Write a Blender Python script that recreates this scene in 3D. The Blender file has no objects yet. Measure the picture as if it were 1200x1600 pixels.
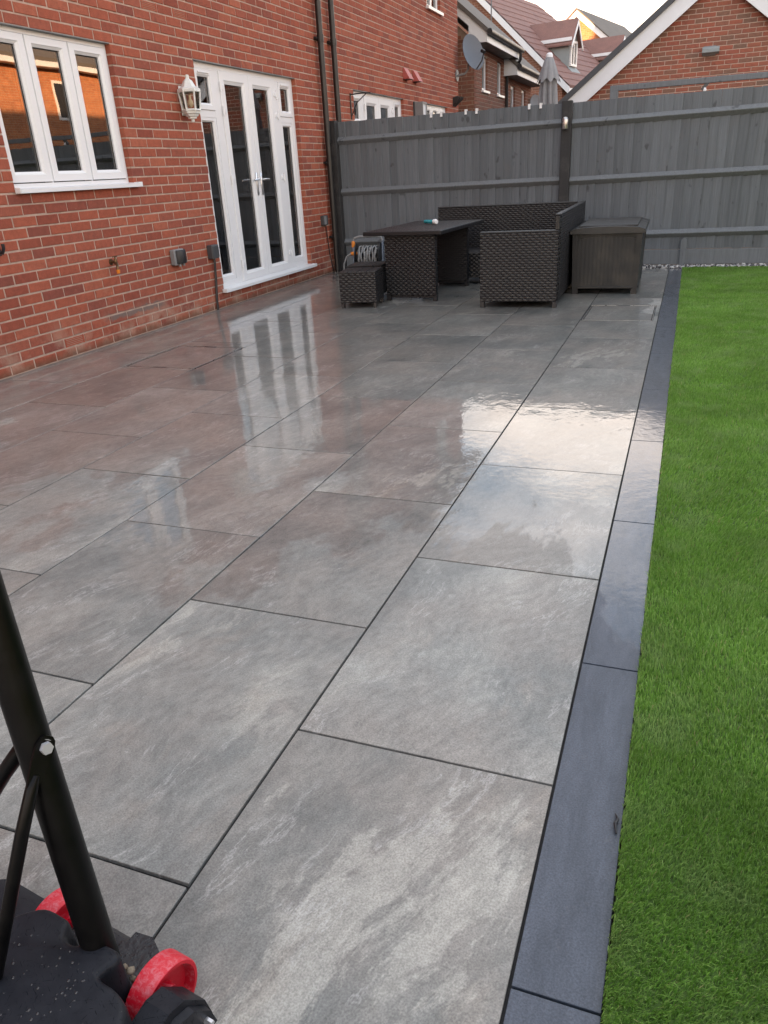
import bpy, math, random
import numpy as np
from mathutils import Vector, Matrix

SC = bpy.context.scene
COL = SC.collection
rnd = random.Random(11)
nrng = np.random.default_rng(5)
PI = math.pi

# ------------------------------------------------------------------ camera
cam_d = bpy.data.cameras.new('camera')
cam = bpy.data.objects.new('camera', cam_d)
COL.objects.link(cam)
CAM_R = Matrix(((0.935276, -0.098892, 0.339810),
                (0.349964, 0.403137, -0.845581),
                (-0.053383, 0.909782, 0.411651))).to_4x4()
CAM_Z = 1.197
cam.matrix_world = Matrix.Translation((0, 0, CAM_Z)) @ CAM_R
cam_d.sensor_fit = 'VERTICAL'
cam_d.sensor_height = 24.0
cam_d.lens = 24.0 * 1172.77 / 1600.0
cam_d.clip_start = 0.02
cam_d.clip_end = 1000
SC.camera = cam

# ------------------------------------------------------------------ sky and sun
SUN = Vector((-0.80, -0.57, 0.20)).normalized()
ELEV = math.asin(SUN.z)
AZ = math.atan2(SUN.x, SUN.y)
world = bpy.data.worlds.new('World')
SC.world = world
world.use_nodes = True
wt = world.node_tree
wt.nodes.clear()
w_out = wt.nodes.new('ShaderNodeOutputWorld')
w_bg = wt.nodes.new('ShaderNodeBackground')
w_sky = wt.nodes.new('ShaderNodeTexSky')
w_sky.sky_type = 'NISHITA'
w_sky.sun_disc = False
w_sky.sun_elevation = ELEV
w_sky.sun_rotation = AZ
w_sky.air_density = 1.0
w_sky.dust_density = 1.2
w_sky.ozone_density = 0.9
w_tc = wt.nodes.new('ShaderNodeTexCoord')
w_map = wt.nodes.new('ShaderNodeMapping')
w_map.inputs['Scale'].default_value = (1.0, 1.0, 2.6)
w_n = wt.nodes.new('ShaderNodeTexNoise')
w_n.inputs['Scale'].default_value = 2.3
w_n.inputs['Detail'].default_value = 6
w_n.inputs['Roughness'].default_value = 0.55
w_sep = wt.nodes.new('ShaderNodeSeparateXYZ')
w_h = wt.nodes.new('ShaderNodeMapRange')          # more cloud towards the horizon
w_h.inputs['From Min'].default_value = 0.24
w_h.inputs['From Max'].default_value = 0.40
w_h.inputs['To Min'].default_value = 0.13
w_h.inputs['To Max'].default_value = -0.015
w_add = wt.nodes.new('ShaderNodeMath')
w_add.operation = 'ADD'
w_r = wt.nodes.new('ShaderNodeMapRange')
w_r.inputs['From Min'].default_value = 0.44
w_r.inputs['From Max'].default_value = 0.60
w_r.inputs['To Max'].default_value = 0.92
w_c = wt.nodes.new('ShaderNodeMapRange')          # cloud colour: peach low, paler high
w_c.inputs['From Min'].default_value = 0.20
w_c.inputs['From Max'].default_value = 0.50
w_cm = wt.nodes.new('ShaderNodeMix')
w_cm.data_type = 'RGBA'
w_cm.inputs['A'].default_value = (7.0, 5.55, 4.4, 1)
w_cm.inputs['B'].default_value = (6.4, 6.1, 5.9, 1)
w_mix = wt.nodes.new('ShaderNodeMix')
w_mix.data_type = 'RGBA'
L = wt.links.new
L(w_tc.outputs['Generated'], w_map.inputs['Vector'])
L(w_map.outputs['Vector'], w_n.inputs['Vector'])
L(w_tc.outputs['Generated'], w_sep.inputs['Vector'])
L(w_sep.outputs['Z'], w_h.inputs['Value'])
L(w_sep.outputs['Z'], w_c.inputs['Value'])
L(w_n.outputs['Fac'], w_add.inputs[0])
L(w_h.outputs['Result'], w_add.inputs[1])
L(w_add.outputs[0], w_r.inputs['Value'])
L(w_c.outputs['Result'], w_cm.inputs['Factor'])
L(w_cm.outputs['Result'], w_mix.inputs['B'])
L(w_r.outputs['Result'], w_mix.inputs['Factor'])
L(w_sky.outputs['Color'], w_mix.inputs['A'])
L(w_mix.outputs['Result'], w_bg.inputs['Color'])
w_bg.inputs['Strength'].default_value = 0.12
wt.links.new(w_bg.outputs['Background'], w_out.inputs['Surface'])

sun_d = bpy.data.lights.new('sun', 'SUN')
sun_d.energy = 5.0
sun_d.angle = math.radians(0.53)
sun_d.color = (1.0, 0.58, 0.29)
sun = bpy.data.objects.new('sun', sun_d)
COL.objects.link(sun)
sun.rotation_mode = 'QUATERNION'
sun.rotation_quaternion = SUN.to_track_quat('Z', 'Y')
sun.location = SUN * 60

SC.view_settings.view_transform = 'Standard'
SC.view_settings.look = 'None'
SC.view_settings.exposure = 2.1
SC.view_settings.gamma = 1.0
SC.view_settings.use_curve_mapping = False
SC.cycles.use_denoising = True
SC.cycles.max_bounces = 6
SC.cycles.transparent_max_bounces = 12
SC.cycles.caustics_reflective = False
SC.cycles.caustics_refractive = False


# ------------------------------------------------------------------ material helpers
class NT:
    def __init__(self, name):
        self.m = bpy.data.materials.new(name)
        self.m.use_nodes = True
        self.t = self.m.node_tree
        self.t.nodes.clear()
        self.out = self.t.nodes.new('ShaderNodeOutputMaterial')
        self.b = self.t.nodes.new('ShaderNodeBsdfPrincipled')
        self.link(self.b.outputs[0], self.out.inputs['Surface'])

    def link(self, a, b):
        self.t.links.new(a, b)

    def n(self, typ, props=None, **ins):
        nd = self.t.nodes.new(typ)
        for k, v in (props or {}).items():
            setattr(nd, k, v)
        for k, v in ins.items():
            key = k.replace('_', ' ')
            if key not in nd.inputs:
                key = k
            self.set(nd.inputs[key], v)
        return nd

    def set(self, sock, v):
        if isinstance(v, bpy.types.NodeSocket):
            self.link(v, sock)
        elif isinstance(v, (tuple, list)):
            if len(v) == 3 and sock.type == 'RGBA':
                v = (*v, 1)
            sock.default_value = v
        else:
            sock.default_value = v

    def noise(self, vec, scale, detail=4, rough=0.55, dist=0.0):
        return self.n('ShaderNodeTexNoise', Vector=vec, Scale=scale, Detail=detail, Roughness=rough, Distortion=dist).outputs['Fac']

    def ramp(self, fac, stops, interp='LINEAR'):
        nd = self.n('ShaderNodeValToRGB', Fac=fac)
        nd.color_ramp.interpolation = interp
        e = nd.color_ramp.elements
        while len(e) < len(stops):
            e.new(0.5)
        for el, (p, c) in zip(e, stops):
            el.position = p
            el.color = (c, c, c, 1) if isinstance(c, (int, float)) else (*c, 1)
        return nd.outputs['Color']

    def rng(self, v, a, b, c=0.0, d=1.0, smooth=False):
        nd = self.n('ShaderNodeMapRange', Value=v)
        if smooth:
            nd.interpolation_type = 'SMOOTHSTEP'
        nd.inputs['From Min'].default_value = a
        nd.inputs['From Max'].default_value = b
        nd.inputs['To Min'].default_value = c
        nd.inputs['To Max'].default_value = d
        return nd.outputs['Result']

    def math(self, op, a, b=0.0, c=None):
        nd = self.n('ShaderNodeMath', {'operation': op})
        self.set(nd.inputs[0], a)
        self.set(nd.inputs[1], b)
        if c is not None:
            self.set(nd.inputs[2], c)
        return nd.outputs[0]

    def vmath(self, op, a, b=(0, 0, 0)):
        nd = self.n('ShaderNodeVectorMath', {'operation': op})
        self.set(nd.inputs[0], a)
        self.set(nd.inputs[1], b)
        return nd.outputs[0]

    def mix(self, f, a, b, mode='MIX'):
        nd = self.n('ShaderNodeMix', {'data_type': 'RGBA', 'blend_type': mode})
        self.set(nd.inputs['Factor'], f)
        self.set(nd.inputs['A'], a)
        self.set(nd.inputs['B'], b)
        return nd.outputs['Result']

    def mapping(self, vec, scale=(1, 1, 1), rot=(0, 0, 0), loc=(0, 0, 0)):
        return self.n('ShaderNodeMapping', Vector=vec, Scale=scale, Rotation=rot, Location=loc).outputs[0]

    def obj(self):
        return self.n('ShaderNodeTexCoord').outputs['Object']

    def pos(self):
        return self.n('ShaderNodeNewGeometry').outputs['Position']

    def orand(self):
        return self.n('ShaderNodeObjectInfo').outputs['Random']

    def bump(self, h, strength=0.5, dist=0.003, normal=None):
        nd = self.n('ShaderNodeBump', Strength=strength, Distance=dist, Height=h)
        if normal is not None:
            self.link(normal, nd.inputs['Normal'])
        return nd.outputs['Normal']

    def P(self, **k):
        for a, v in k.items():
            self.set(self.b.inputs[a.replace('_', ' ')], v)


def plain(name, c, rough=0.5, var=0.12, vscale=9.0, bump=0.0, bscale=60.0, metal=0.0, stretch=(1, 1, 1), orand=0.0, rvar=0.1, coat=0.0, spec=None):
    t = NT(name)
    v = t.mapping(t.obj(), scale=stretch)
    if orand:
        off = t.vmath('SCALE', (13.1, 7.7, 3.3))
        nd = off.node
        t.link(t.orand(), nd.inputs['Scale'])
        v = t.vmath('ADD', v, off)
    f = t.noise(v, vscale, 5, 0.6)
    f2 = t.rng(f, 0.3, 0.7, 1 - var, 1 + var)
    if orand:
        f2 = t.math('MULTIPLY', f2, t.rng(t.orand(), 0, 1, 1 - orand, 1 + orand))
    sc = t.n('ShaderNodeVectorMath', {'operation': 'SCALE'})
    sc.inputs[0].default_value = c
    t.link(f2, sc.inputs['Scale'])
    t.P(Base_Color=sc.outputs[0], Roughness=t.rng(f, 0.3, 0.7, max(0.02, rough - rvar), min(1, rough + rvar)), Metallic=metal, Coat_Weight=coat)
    if spec is not None:
        t.P(Specular_IOR_Level=spec)
    if bump:
        t.P(Normal=t.bump(t.noise(v, bscale, 4, 0.6), 0.6, bump))
    return t.m


def brick_mat(name, axis, cols, stain=False, mott=0.2):
    t = NT(name)
    p = t.pos()
    s = t.n('ShaderNodeSeparateXYZ', Vector=p)
    u = s.outputs[axis]
    row = t.math('FLOOR', t.math('DIVIDE', s.outputs['Z'], 0.075))
    par = t.math('MULTIPLY', t.math('FLOORED_MODULO', row, 2.0), 0.5)
    col = t.math('FLOOR', t.math('ADD', t.math('DIVIDE', u, 0.225), par))
    cell = t.n('ShaderNodeCombineXYZ', X=col, Y=row, Z=0.37)
    wn = t.n('ShaderNodeTexWhiteNoise', {'noise_dimensions': '3D'}, Vector=cell.outputs[0])
    base = t.ramp(wn.outputs['Value'], [(i / (len(cols) - 1), c) for i, c in enumerate(cols)])
    n1 = t.noise(p, 26, 6, 0.65)
    n2 = t.noise(p, 190, 3, 0.6)
    k = t.math('MULTIPLY', t.rng(n1, 0.25, 0.75, 1 - mott, 1 + mott), t.rng(n2, 0.2, 0.8, 0.82, 1.18))
    sc = t.n('ShaderNodeVectorMath', {'operation': 'SCALE'})
    t.link(base, sc.inputs[0])
    t.link(k, sc.inputs['Scale'])
    c = sc.outputs[0]
    dark = t.rng(t.noise(p, 9, 5, 0.7), 0.60, 0.74, 0, 0.45)
    c = t.mix(dark, c, (0.13, 0.05, 0.035))
    # old mortar smears
    sm = t.rng(t.noise(t.mapping(p, scale=(1, 1, 1.6)), 5.5, 7, 0.72), 0.63, 0.76, 0, 0.55)
    c = t.mix(sm, c, (0.40, 0.19, 0.125))
    if stain:
        z = s.outputs['Z']
        low = t.rng(z, 0.06, 0.36, 1, 0, True)
        st = t.math('MULTIPLY', low, t.rng(t.noise(p, 3.4, 6, 0.68), 0.46, 0.62, 0, 0.75))
        c = t.mix(st, c, (0.40, 0.25, 0.185))
        # one long cement smear low on the wall
        d = t.math('ABSOLUTE', t.math('SUBTRACT', t.math('ADD', z, t.math('MULTIPLY', t.noise(p, 9, 5, 0.7), 0.10)), 0.262))
        a = t.rng(d, 0.012, 0.036, 1, 0, True)
        yv = s.outputs['Y']
        b = t.math('MULTIPLY', t.rng(yv, 5.05, 5.25, 0, 1, True), t.rng(yv, 5.85, 6.02, 1, 0, True))
        c = t.mix(t.math('MULTIPLY', t.math('MULTIPLY', a, b), 0.85), c, (0.17, 0.14, 0.125))
    if stain:
        damp = t.math('MULTIPLY', t.rng(t.math('ADD', z, t.math('MULTIPLY', t.noise(p, 6, 4, 0.6), 0.08)), 0.05, 0.105, 1, 0, True), 0.6)
        c = t.mix(damp, c, (0.105, 0.062, 0.035))
    t.P(Base_Color=c, Roughness=t.rng(n1, 0.3, 0.7, 0.78, 0.95), Specular_IOR_Level=0.25)
    h = t.math('ADD', n1, t.math('MULTIPLY', n2, 0.5))
    t.P(Normal=t.bump(h, 0.7, 0.004))
    return t.m


def far_brick_mat(name, c1, c2, mortar, axis='XZ'):
    t = NT(name)
    s = t.n('ShaderNodeSeparateXYZ', Vector=t.obj())
    # combine both horizontal axes so that every upright face carries the bond
    nrm = t.n('ShaderNodeSeparateXYZ', Vector=t.n('ShaderNodeTexCoord').outputs['Normal'])
    f = t.math('GREATER_THAN', t.math('ABSOLUTE', nrm.outputs['X']), 0.5)
    u = t.math('ADD', t.math('MULTIPLY', f, s.outputs['Y']), t.math('MULTIPLY', t.math('SUBTRACT', 1.0, f), s.outputs['X']))
    v = t.n('ShaderNodeCombineXYZ', X=u, Y=s.outputs['Z'], Z=0.0)
    b = t.n('ShaderNodeTexBrick', {'offset': 0.5, 'squash': 1.0}, Vector=v.outputs[0], Color1=c1, Color2=c2, Mortar=mortar, Scale=1.0,
            Mortar_Size=0.006, Mortar_Smooth=0.1, Bias=0.0, Brick_Width=0.225, Row_Height=0.075)
    n = t.noise(t.obj(), 6, 6, 0.7)
    c = t.mix(1.0, b.outputs['Color'], t.ramp(n, [(0.25, 0.72), (0.75, 1.2)]), 'MULTIPLY')
    t.P(Base_Color=c, Roughness=0.88, Normal=t.bump(t.math('SUBTRACT', 1.0, b.outputs['Fac']), 0.6, 0.006))
    return t.m


def slab_mat(name, edging=False):
    t = NT(name)
    o = t.obj()
    off = t.vmath('SCALE', (37.0, 91.0, 17.0))
    t.link(t.orand(), off.node.inputs['Scale'])
    flip = t.rng(t.math('GREATER_THAN', t.math('FRACT', t.math('MULTIPLY', t.orand(), 7.31)), 0.5), 0, 1, -1, 1)
    of = t.n('ShaderNodeVectorMath', {'operation': 'SCALE'})
    t.link(o, of.inputs[0])
    t.link(flip, of.inputs['Scale'])
    v = t.vmath('ADD', of.outputs[0], off)
    p = t.pos()
    fine = t.noise(p, 260, 2, 0.7)
    if edging:
        vs = t.mapping(v, scale=(5.0, 1.2, 1), rot=(0, 0, 0.25))
        a = t.noise(vs, 5, 6, 0.65, 0.6)
        base = t.ramp(a, [(0.3, (0.042, 0.052, 0.070)), (0.7, (0.080, 0.094, 0.122))])
        base = t.mix(1.0, base, t.ramp(fine, [(0.25, 0.65), (0.75, 1.35)]), 'MULTIPLY')
        base = t.mix(t.rng(t.noise(p, 14, 6, 0.7), 0.62, 0.76, 0, 0.35), base, (0.16, 0.16, 0.165))
    else:
        warp = t.n('ShaderNodeTexNoise', Vector=v, Scale=2.2, Detail=2, Roughness=0.5).outputs['Color']
        vw = t.vmath('ADD', v, t.n('ShaderNodeVectorMath', {'operation': 'SCALE'}, Vector=warp, Scale=0.20).outputs[0])
        vr = t.mapping(vw, rot=(0, 0, 0.30))
        vs = t.mapping(vr, scale=(1.9, 0.8, 1))
        a = t.noise(vs, 2.2, 7, 0.66)
        cloud = t.noise(v, 3.1, 6, 0.62)
        base = t.ramp(a, [(0.28, (0.122, 0.127, 0.121)), (0.46, (0.196, 0.200, 0.188)), (0.60, (0.270, 0.270, 0.248)), (0.78, (0.38, 0.373, 0.332))])
        base = t.mix(t.rng(cloud, 0.42, 0.66, 0, 0.7), base, (0.152, 0.159, 0.152))
        tone = t.rng(t.math('FRACT', t.math('MULTIPLY', t.orand(), 5.17)), 0, 1, 0.86, 1.16)
        base = t.n('ShaderNodeVectorMath', {'operation': 'SCALE'}, Vector=base, Scale=tone).outputs[0]
        # one or two ragged pale bands on each slab
        vb = t.mapping(vr, scale=(2.1, 0.75, 1))
        bn = t.noise(vb, 1.25, 8, 0.74)
        patch = t.rng(t.noise(t.mapping(vr, scale=(1.3, 0.7, 1)), 1.7, 3, 0.5), 0.50, 0.62, 0, 1, True)
        band = t.math('MULTIPLY', t.rng(bn, 0.56, 0.605, 0, 1, True), patch)
        taupe = t.rng(t.noise(v, 1.9, 5, 0.62), 0.42, 0.64, 0, 0.6)
        base = t.mix(taupe, base, (0.285, 0.255, 0.225))
        base = t.mix(t.math('MULTIPLY', band, 0.44), base, (0.48, 0.465, 0.41))
        # dark pitting inside the bands, rust bloom beside them
        pit = t.rng(t.noise(t.mapping(vr, scale=(1.6, 1, 1)), 34, 6, 0.75), 0.56, 0.70, 0, 0.65)
        base = t.mix(t.math('MULTIPLY', pit, band), base, (0.22, 0.205, 0.19))
        rust = t.math('MULTIPLY', t.rng(t.noise(vs, 3.3, 6, 0.62), 0.56, 0.72, 0, 0.30), t.rng(bn, 0.46, 0.58, 0, 1, True))
        base = t.mix(rust, base, (0.33, 0.27, 0.215))
        # thin quartz threads
        r1 = t.math('ABSOLUTE', t.math('SUBTRACT', t.noise(t.mapping(vr, scale=(3.4, 0.8, 1)), 1.35, 7, 0.70), 0.5))
        gate = t.rng(t.noise(v, 4.6, 3, 0.5), 0.50, 0.58, 0, 1, True)
        base = t.mix(t.math('MULTIPLY', t.math('MULTIPLY', t.rng(r1, 0.002, 0.014, 1, 0), gate), 0.32), base, (0.52, 0.51, 0.49))
        base = t.mix(1.0, base, t.ramp(fine, [(0.25, 0.66), (0.5, 1.0), (0.75, 1.32)]), 'MULTIPLY')
        mid = t.noise(t.mapping(vr, scale=(1.8, 0.8, 1)), 24, 7, 0.78)
        base = t.mix(1.0, base, t.ramp(mid, [(0.30, 0.74), (0.70, 1.24)]), 'MULTIPLY')
    # standing film of water, broken into patches
    wsep = t.mapping(p, scale=(1.15, 0.6, 1))
    py = t.n('ShaderNodeSeparateXYZ', Vector=p).outputs['Y']
    lev = t.math('ADD', t.noise(wsep, 1.25, 6, 0.66, 0.3), t.rng(py, 1.3, 3.4, -0.10, 0.16, True))
    lev = t.math('ADD', lev, t.rng(t.math('FRACT', t.math('MULTIPLY', t.orand(), 13.7)), 0, 1, -0.05, 0.05))
    wet = t.rng(lev, 0.475, 0.515, 0.0, 1.0, True)
    relief = t.noise(t.mapping(v, scale=(1.0, 0.6, 1)), 46, 4, 0.65)
    big = t.noise(t.mapping(p, scale=(1.0, 0.7, 1)), 8 if not edging else 22, 4, 0.62)
    nb = t.bump(t.math('ADD', relief, t.math('MULTIPLY', fine, 0.25)), 0.55 if not edging else 0.8, 0.0020)
    calm = t.rng(t.noise(p, 1.3, 2, 0.5), 0.36, 0.62, 0.35, 1.0, True)
    cn = t.bump(t.math('MULTIPLY', t.math('SUBTRACT', big, 0.5), calm), 1.0, 0.0025 if not edging else 0.0016)
    cw = t.rng(wet, 0, 1, 0.16, 1.0)
    cr = t.rng(wet, 0, 1, 0.25, 0.0 if not edging else 0.05)
    dark = t.mix(t.math('MULTIPLY', wet, 0.06), base, (0.0, 0.0, 0.0))
    t.P(Base_Color=dark, Roughness=t.rng(wet, 0, 1, 0.55, 0.34), Specular_IOR_Level=t.rng(wet, 0, 1, 0.40, 0.12), Normal=nb, Coat_Weight=cw, Coat_Roughness=cr, Coat_IOR=1.48)
    t.link(cn, t.b.inputs['Coat Normal'])
    return t.m


def glass_mat(name, ior=2.9, tint=(0.80, 0.84, 0.82)):
    t = NT(name)
    t.t.nodes.remove(t.b)
    fr = t.n('ShaderNodeFresnel', IOR=ior)
    tr = t.n('ShaderNodeBsdfTransparent', Color=tint)
    gl = t.n('ShaderNodeBsdfGlossy', Color=(1, 1, 1), Roughness=0.0)
    wob = t.noise(t.pos(), 2.3, 1, 0.3)
    t.link(t.bump(wob, 0.05, 0.012), gl.inputs['Normal'])
    mx = t.n('ShaderNodeMixShader')
    t.link(fr.outputs[0], mx.inputs[0])
    t.link(tr.outputs[0], mx.inputs[1])
    t.link(gl.outputs[0], mx.inputs[2])
    t.link(mx.outputs[0], t.out.inputs['Surface'])
    return t.m


def fence_mat(name, c, orand=0.15):
    t = NT(name)
    off = t.vmath('SCALE', (23.0, 11.0, 41.0))
    t.link(t.orand(), off.node.inputs['Scale'])
    v = t.vmath('ADD', t.obj(), off)
    g = t.noise(t.mapping(v, scale=(38, 38, 1.4)), 1.6, 6, 0.65, 0.8)
    g2 = t.noise(t.mapping(v, scale=(130, 130, 3)), 1.2, 4, 0.6)
    knot = t.noise(t.mapping(v, scale=(9, 9, 5)), 1.2, 2, 0.5)
    kn = t.rng(knot, 0.67, 0.73, 0, 0.6)
    tone = t.math('MULTIPLY', t.rng(t.orand(), 0, 1, 1 - orand, 1 + orand), t.rng(g, 0.25, 0.75, 0.74, 1.24))
    tone = t.math('MULTIPLY', tone, t.rng(g2, 0.2, 0.8, 0.86, 1.14))
    sc = t.n('ShaderNodeVectorMath', {'operation': 'SCALE'})
    sc.inputs[0].default_value = c
    t.link(tone, sc.inputs['Scale'])
    wear = t.rng(t.noise(v, 4.2, 6, 0.7), 0.52, 0.72, 0, 0.35)
    c2 = t.mix(wear, sc.outputs[0], (0.135, 0.130, 0.128))
    c2 = t.mix(kn, c2, (0.035, 0.035, 0.036))
    t.P(Base_Color=c2, Roughness=t.rng(g, 0.3, 0.7, 0.62, 0.85))
    t.P(Normal=t.bump(t.math('ADD', g, t.math('MULTIPLY', g2, 0.6)), 0.6, 0.003))
    return t.m


def tile_roof_mat(name, c1, c2, band=0.30, flat=False):
    t = NT(name)
    v = t.obj()
    n = t.noise(v, 3.0, 6, 0.65)
    n2 = t.noise(v, 40, 3, 0.6)
    c = t.mix(t.rng(n, 0.3, 0.7), c1, c2)
    c = t.mix(1.0, c, t.ramp(n2, [(0.25, 0.8), (0.75, 1.2)]), 'MULTIPLY')
    t.P(Base_Color=c, Roughness=0.8, Normal=t.bump(n2, 0.5, 0.006))
    return t.m


BR_RED = [(0.245, 0.066, 0.043), (0.305, 0.084, 0.050), (0.345, 0.097, 0.057), (0.285, 0.083, 0.054), (0.365, 0.112, 0.066), (0.225, 0.068, 0.049), (0.32, 0.088, 0.052)]
BR_MIX = [(0.30, 0.10, 0.068), (0.27, 0.105, 0.072), (0.22, 0.12, 0.085), (0.33, 0.105, 0.068), (0.30, 0.115, 0.075), (0.185, 0.115, 0.085)]
BR_BRN = [(0.23, 0.10, 0.068), (0.28, 0.115, 0.075), (0.20, 0.095, 0.066), (0.25, 0.11, 0.075)]
M_brick = brick_mat('red_brick', 'Y', BR_RED, stain=True)
M_brick_g = brick_mat('garage_brick', 'X', BR_MIX)
M_brick_b = brick_mat('brown_brick', 'Y', BR_BRN)
M_brick_bx = brick_mat('brown_brick_end', 'X', BR_BRN)
M_mortar = plain('mortar', (0.43, 0.305, 0.24), 0.92, 0.2, 14, 0.002, 120)
M_mortar_g = plain('garage_mortar', (0.50, 0.38, 0.31), 0.92, 0.15, 14)
M_mortar_b = plain('brown_mortar', (0.36, 0.27, 0.21), 0.92, 0.15, 14)
M_far_or = far_brick_mat('far_orange_brick', (0.50, 0.20, 0.085), (0.42, 0.155, 0.07), (0.45, 0.30, 0.2))
M_far_br = far_brick_mat('far_brown_brick', (0.28, 0.12, 0.075), (0.22, 0.095, 0.06), (0.36, 0.26, 0.2))
M_slab = slab_mat('wet_porcelain')
M_edge = slab_mat('wet_charcoal_porcelain', True)
M_grout = plain('dark_grout', (0.008, 0.0085, 0.009), 0.8, 0.3, 30)
M_upvc = plain('white_upvc', (0.76, 0.765, 0.775), 0.30, 0.01, 3, rvar=0.02)
M_paint = plain('white_board', (0.74, 0.77, 0.80), 0.4, 0.04, 5)
M_glass = glass_mat('window_glass')
M_gasket = plain('black_gasket', (0.02, 0.02, 0.022), 0.5)
M_inner = plain('plaster', (0.30, 0.27, 0.24), 0.9, 0.05)
M_floor_in = plain('room_floor', (0.10, 0.08, 0.06), 0.5, 0.2)
M_chrome = plain('chrome', (0.78, 0.78, 0.80), 0.30, 0.03, metal=1.0, rvar=0.04)
M_steel = plain('brushed_steel', (0.55, 0.53, 0.51), 0.32, 0.06, 30, metal=1.0)
M_blackpl = plain('black_plastic', (0.016, 0.016, 0.018), 0.42, 0.2, 12)
M_pipe = plain('black_pipe', (0.013, 0.0125, 0.0125), 0.38, 0.2, 5)
M_greypl = plain('grey_plastic', (0.20, 0.205, 0.21), 0.5, 0.1)
M_dkgrey = plain('dark_grey_plastic', (0.055, 0.058, 0.062), 0.48, 0.12)
M_terra = plain('terracotta', (0.36, 0.085, 0.045), 0.8, 0.15, 30)
M_terra2 = plain('red_plastic_vent', (0.42, 0.10, 0.085), 0.5, 0.06)
M_fence = fence_mat('grey_stained_wood', (0.136, 0.151, 0.166))
M_rail = fence_mat('grey_stained_rail', (0.150, 0.164, 0.176), 0.05)
M_fence_b = fence_mat('brown_stained_wood', (0.10, 0.07, 0.05))
M_post = fence_mat('black_stained_post', (0.026, 0.026, 0.027), 0.05)
M_wicker = plain('black_rattan', (0.0105, 0.0105, 0.0122), 0.42, 0.25, 40, rvar=0.12, orand=0.1)
M_wick_bk = plain('rattan_core', (0.010, 0.010, 0.011), 0.7)
M_deck = plain('brown_black_resin', (0.0135, 0.0138, 0.0142), 0.5, 0.16, 8, 0.0008, 200, rvar=0.1)
M_deck2 = plain('brown_resin_lid', (0.0215, 0.022, 0.0225), 0.42, 0.14, 6, 0.0008, 200)
M_roof_pk = tile_roof_mat('pink_brown_tile', (0.235, 0.125, 0.105), (0.18, 0.10, 0.088))
M_roof_gr = tile_roof_mat('grey_brown_tile', (0.13, 0.115, 0.10), (0.10, 0.09, 0.08))
M_verge = plain('dark_verge', (0.062, 0.067, 0.075), 0.6, 0.15)
M_lead = plain('grey_cladding', (0.26, 0.295, 0.30), 0.6, 0.06)
M_soil = plain('soil', (0.075, 0.06, 0.045), 0.95, 0.3, 3)
M_turfbk = plain('turf_backing', (0.10, 0.17, 0.04), 0.95, 0.3, 20)


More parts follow.
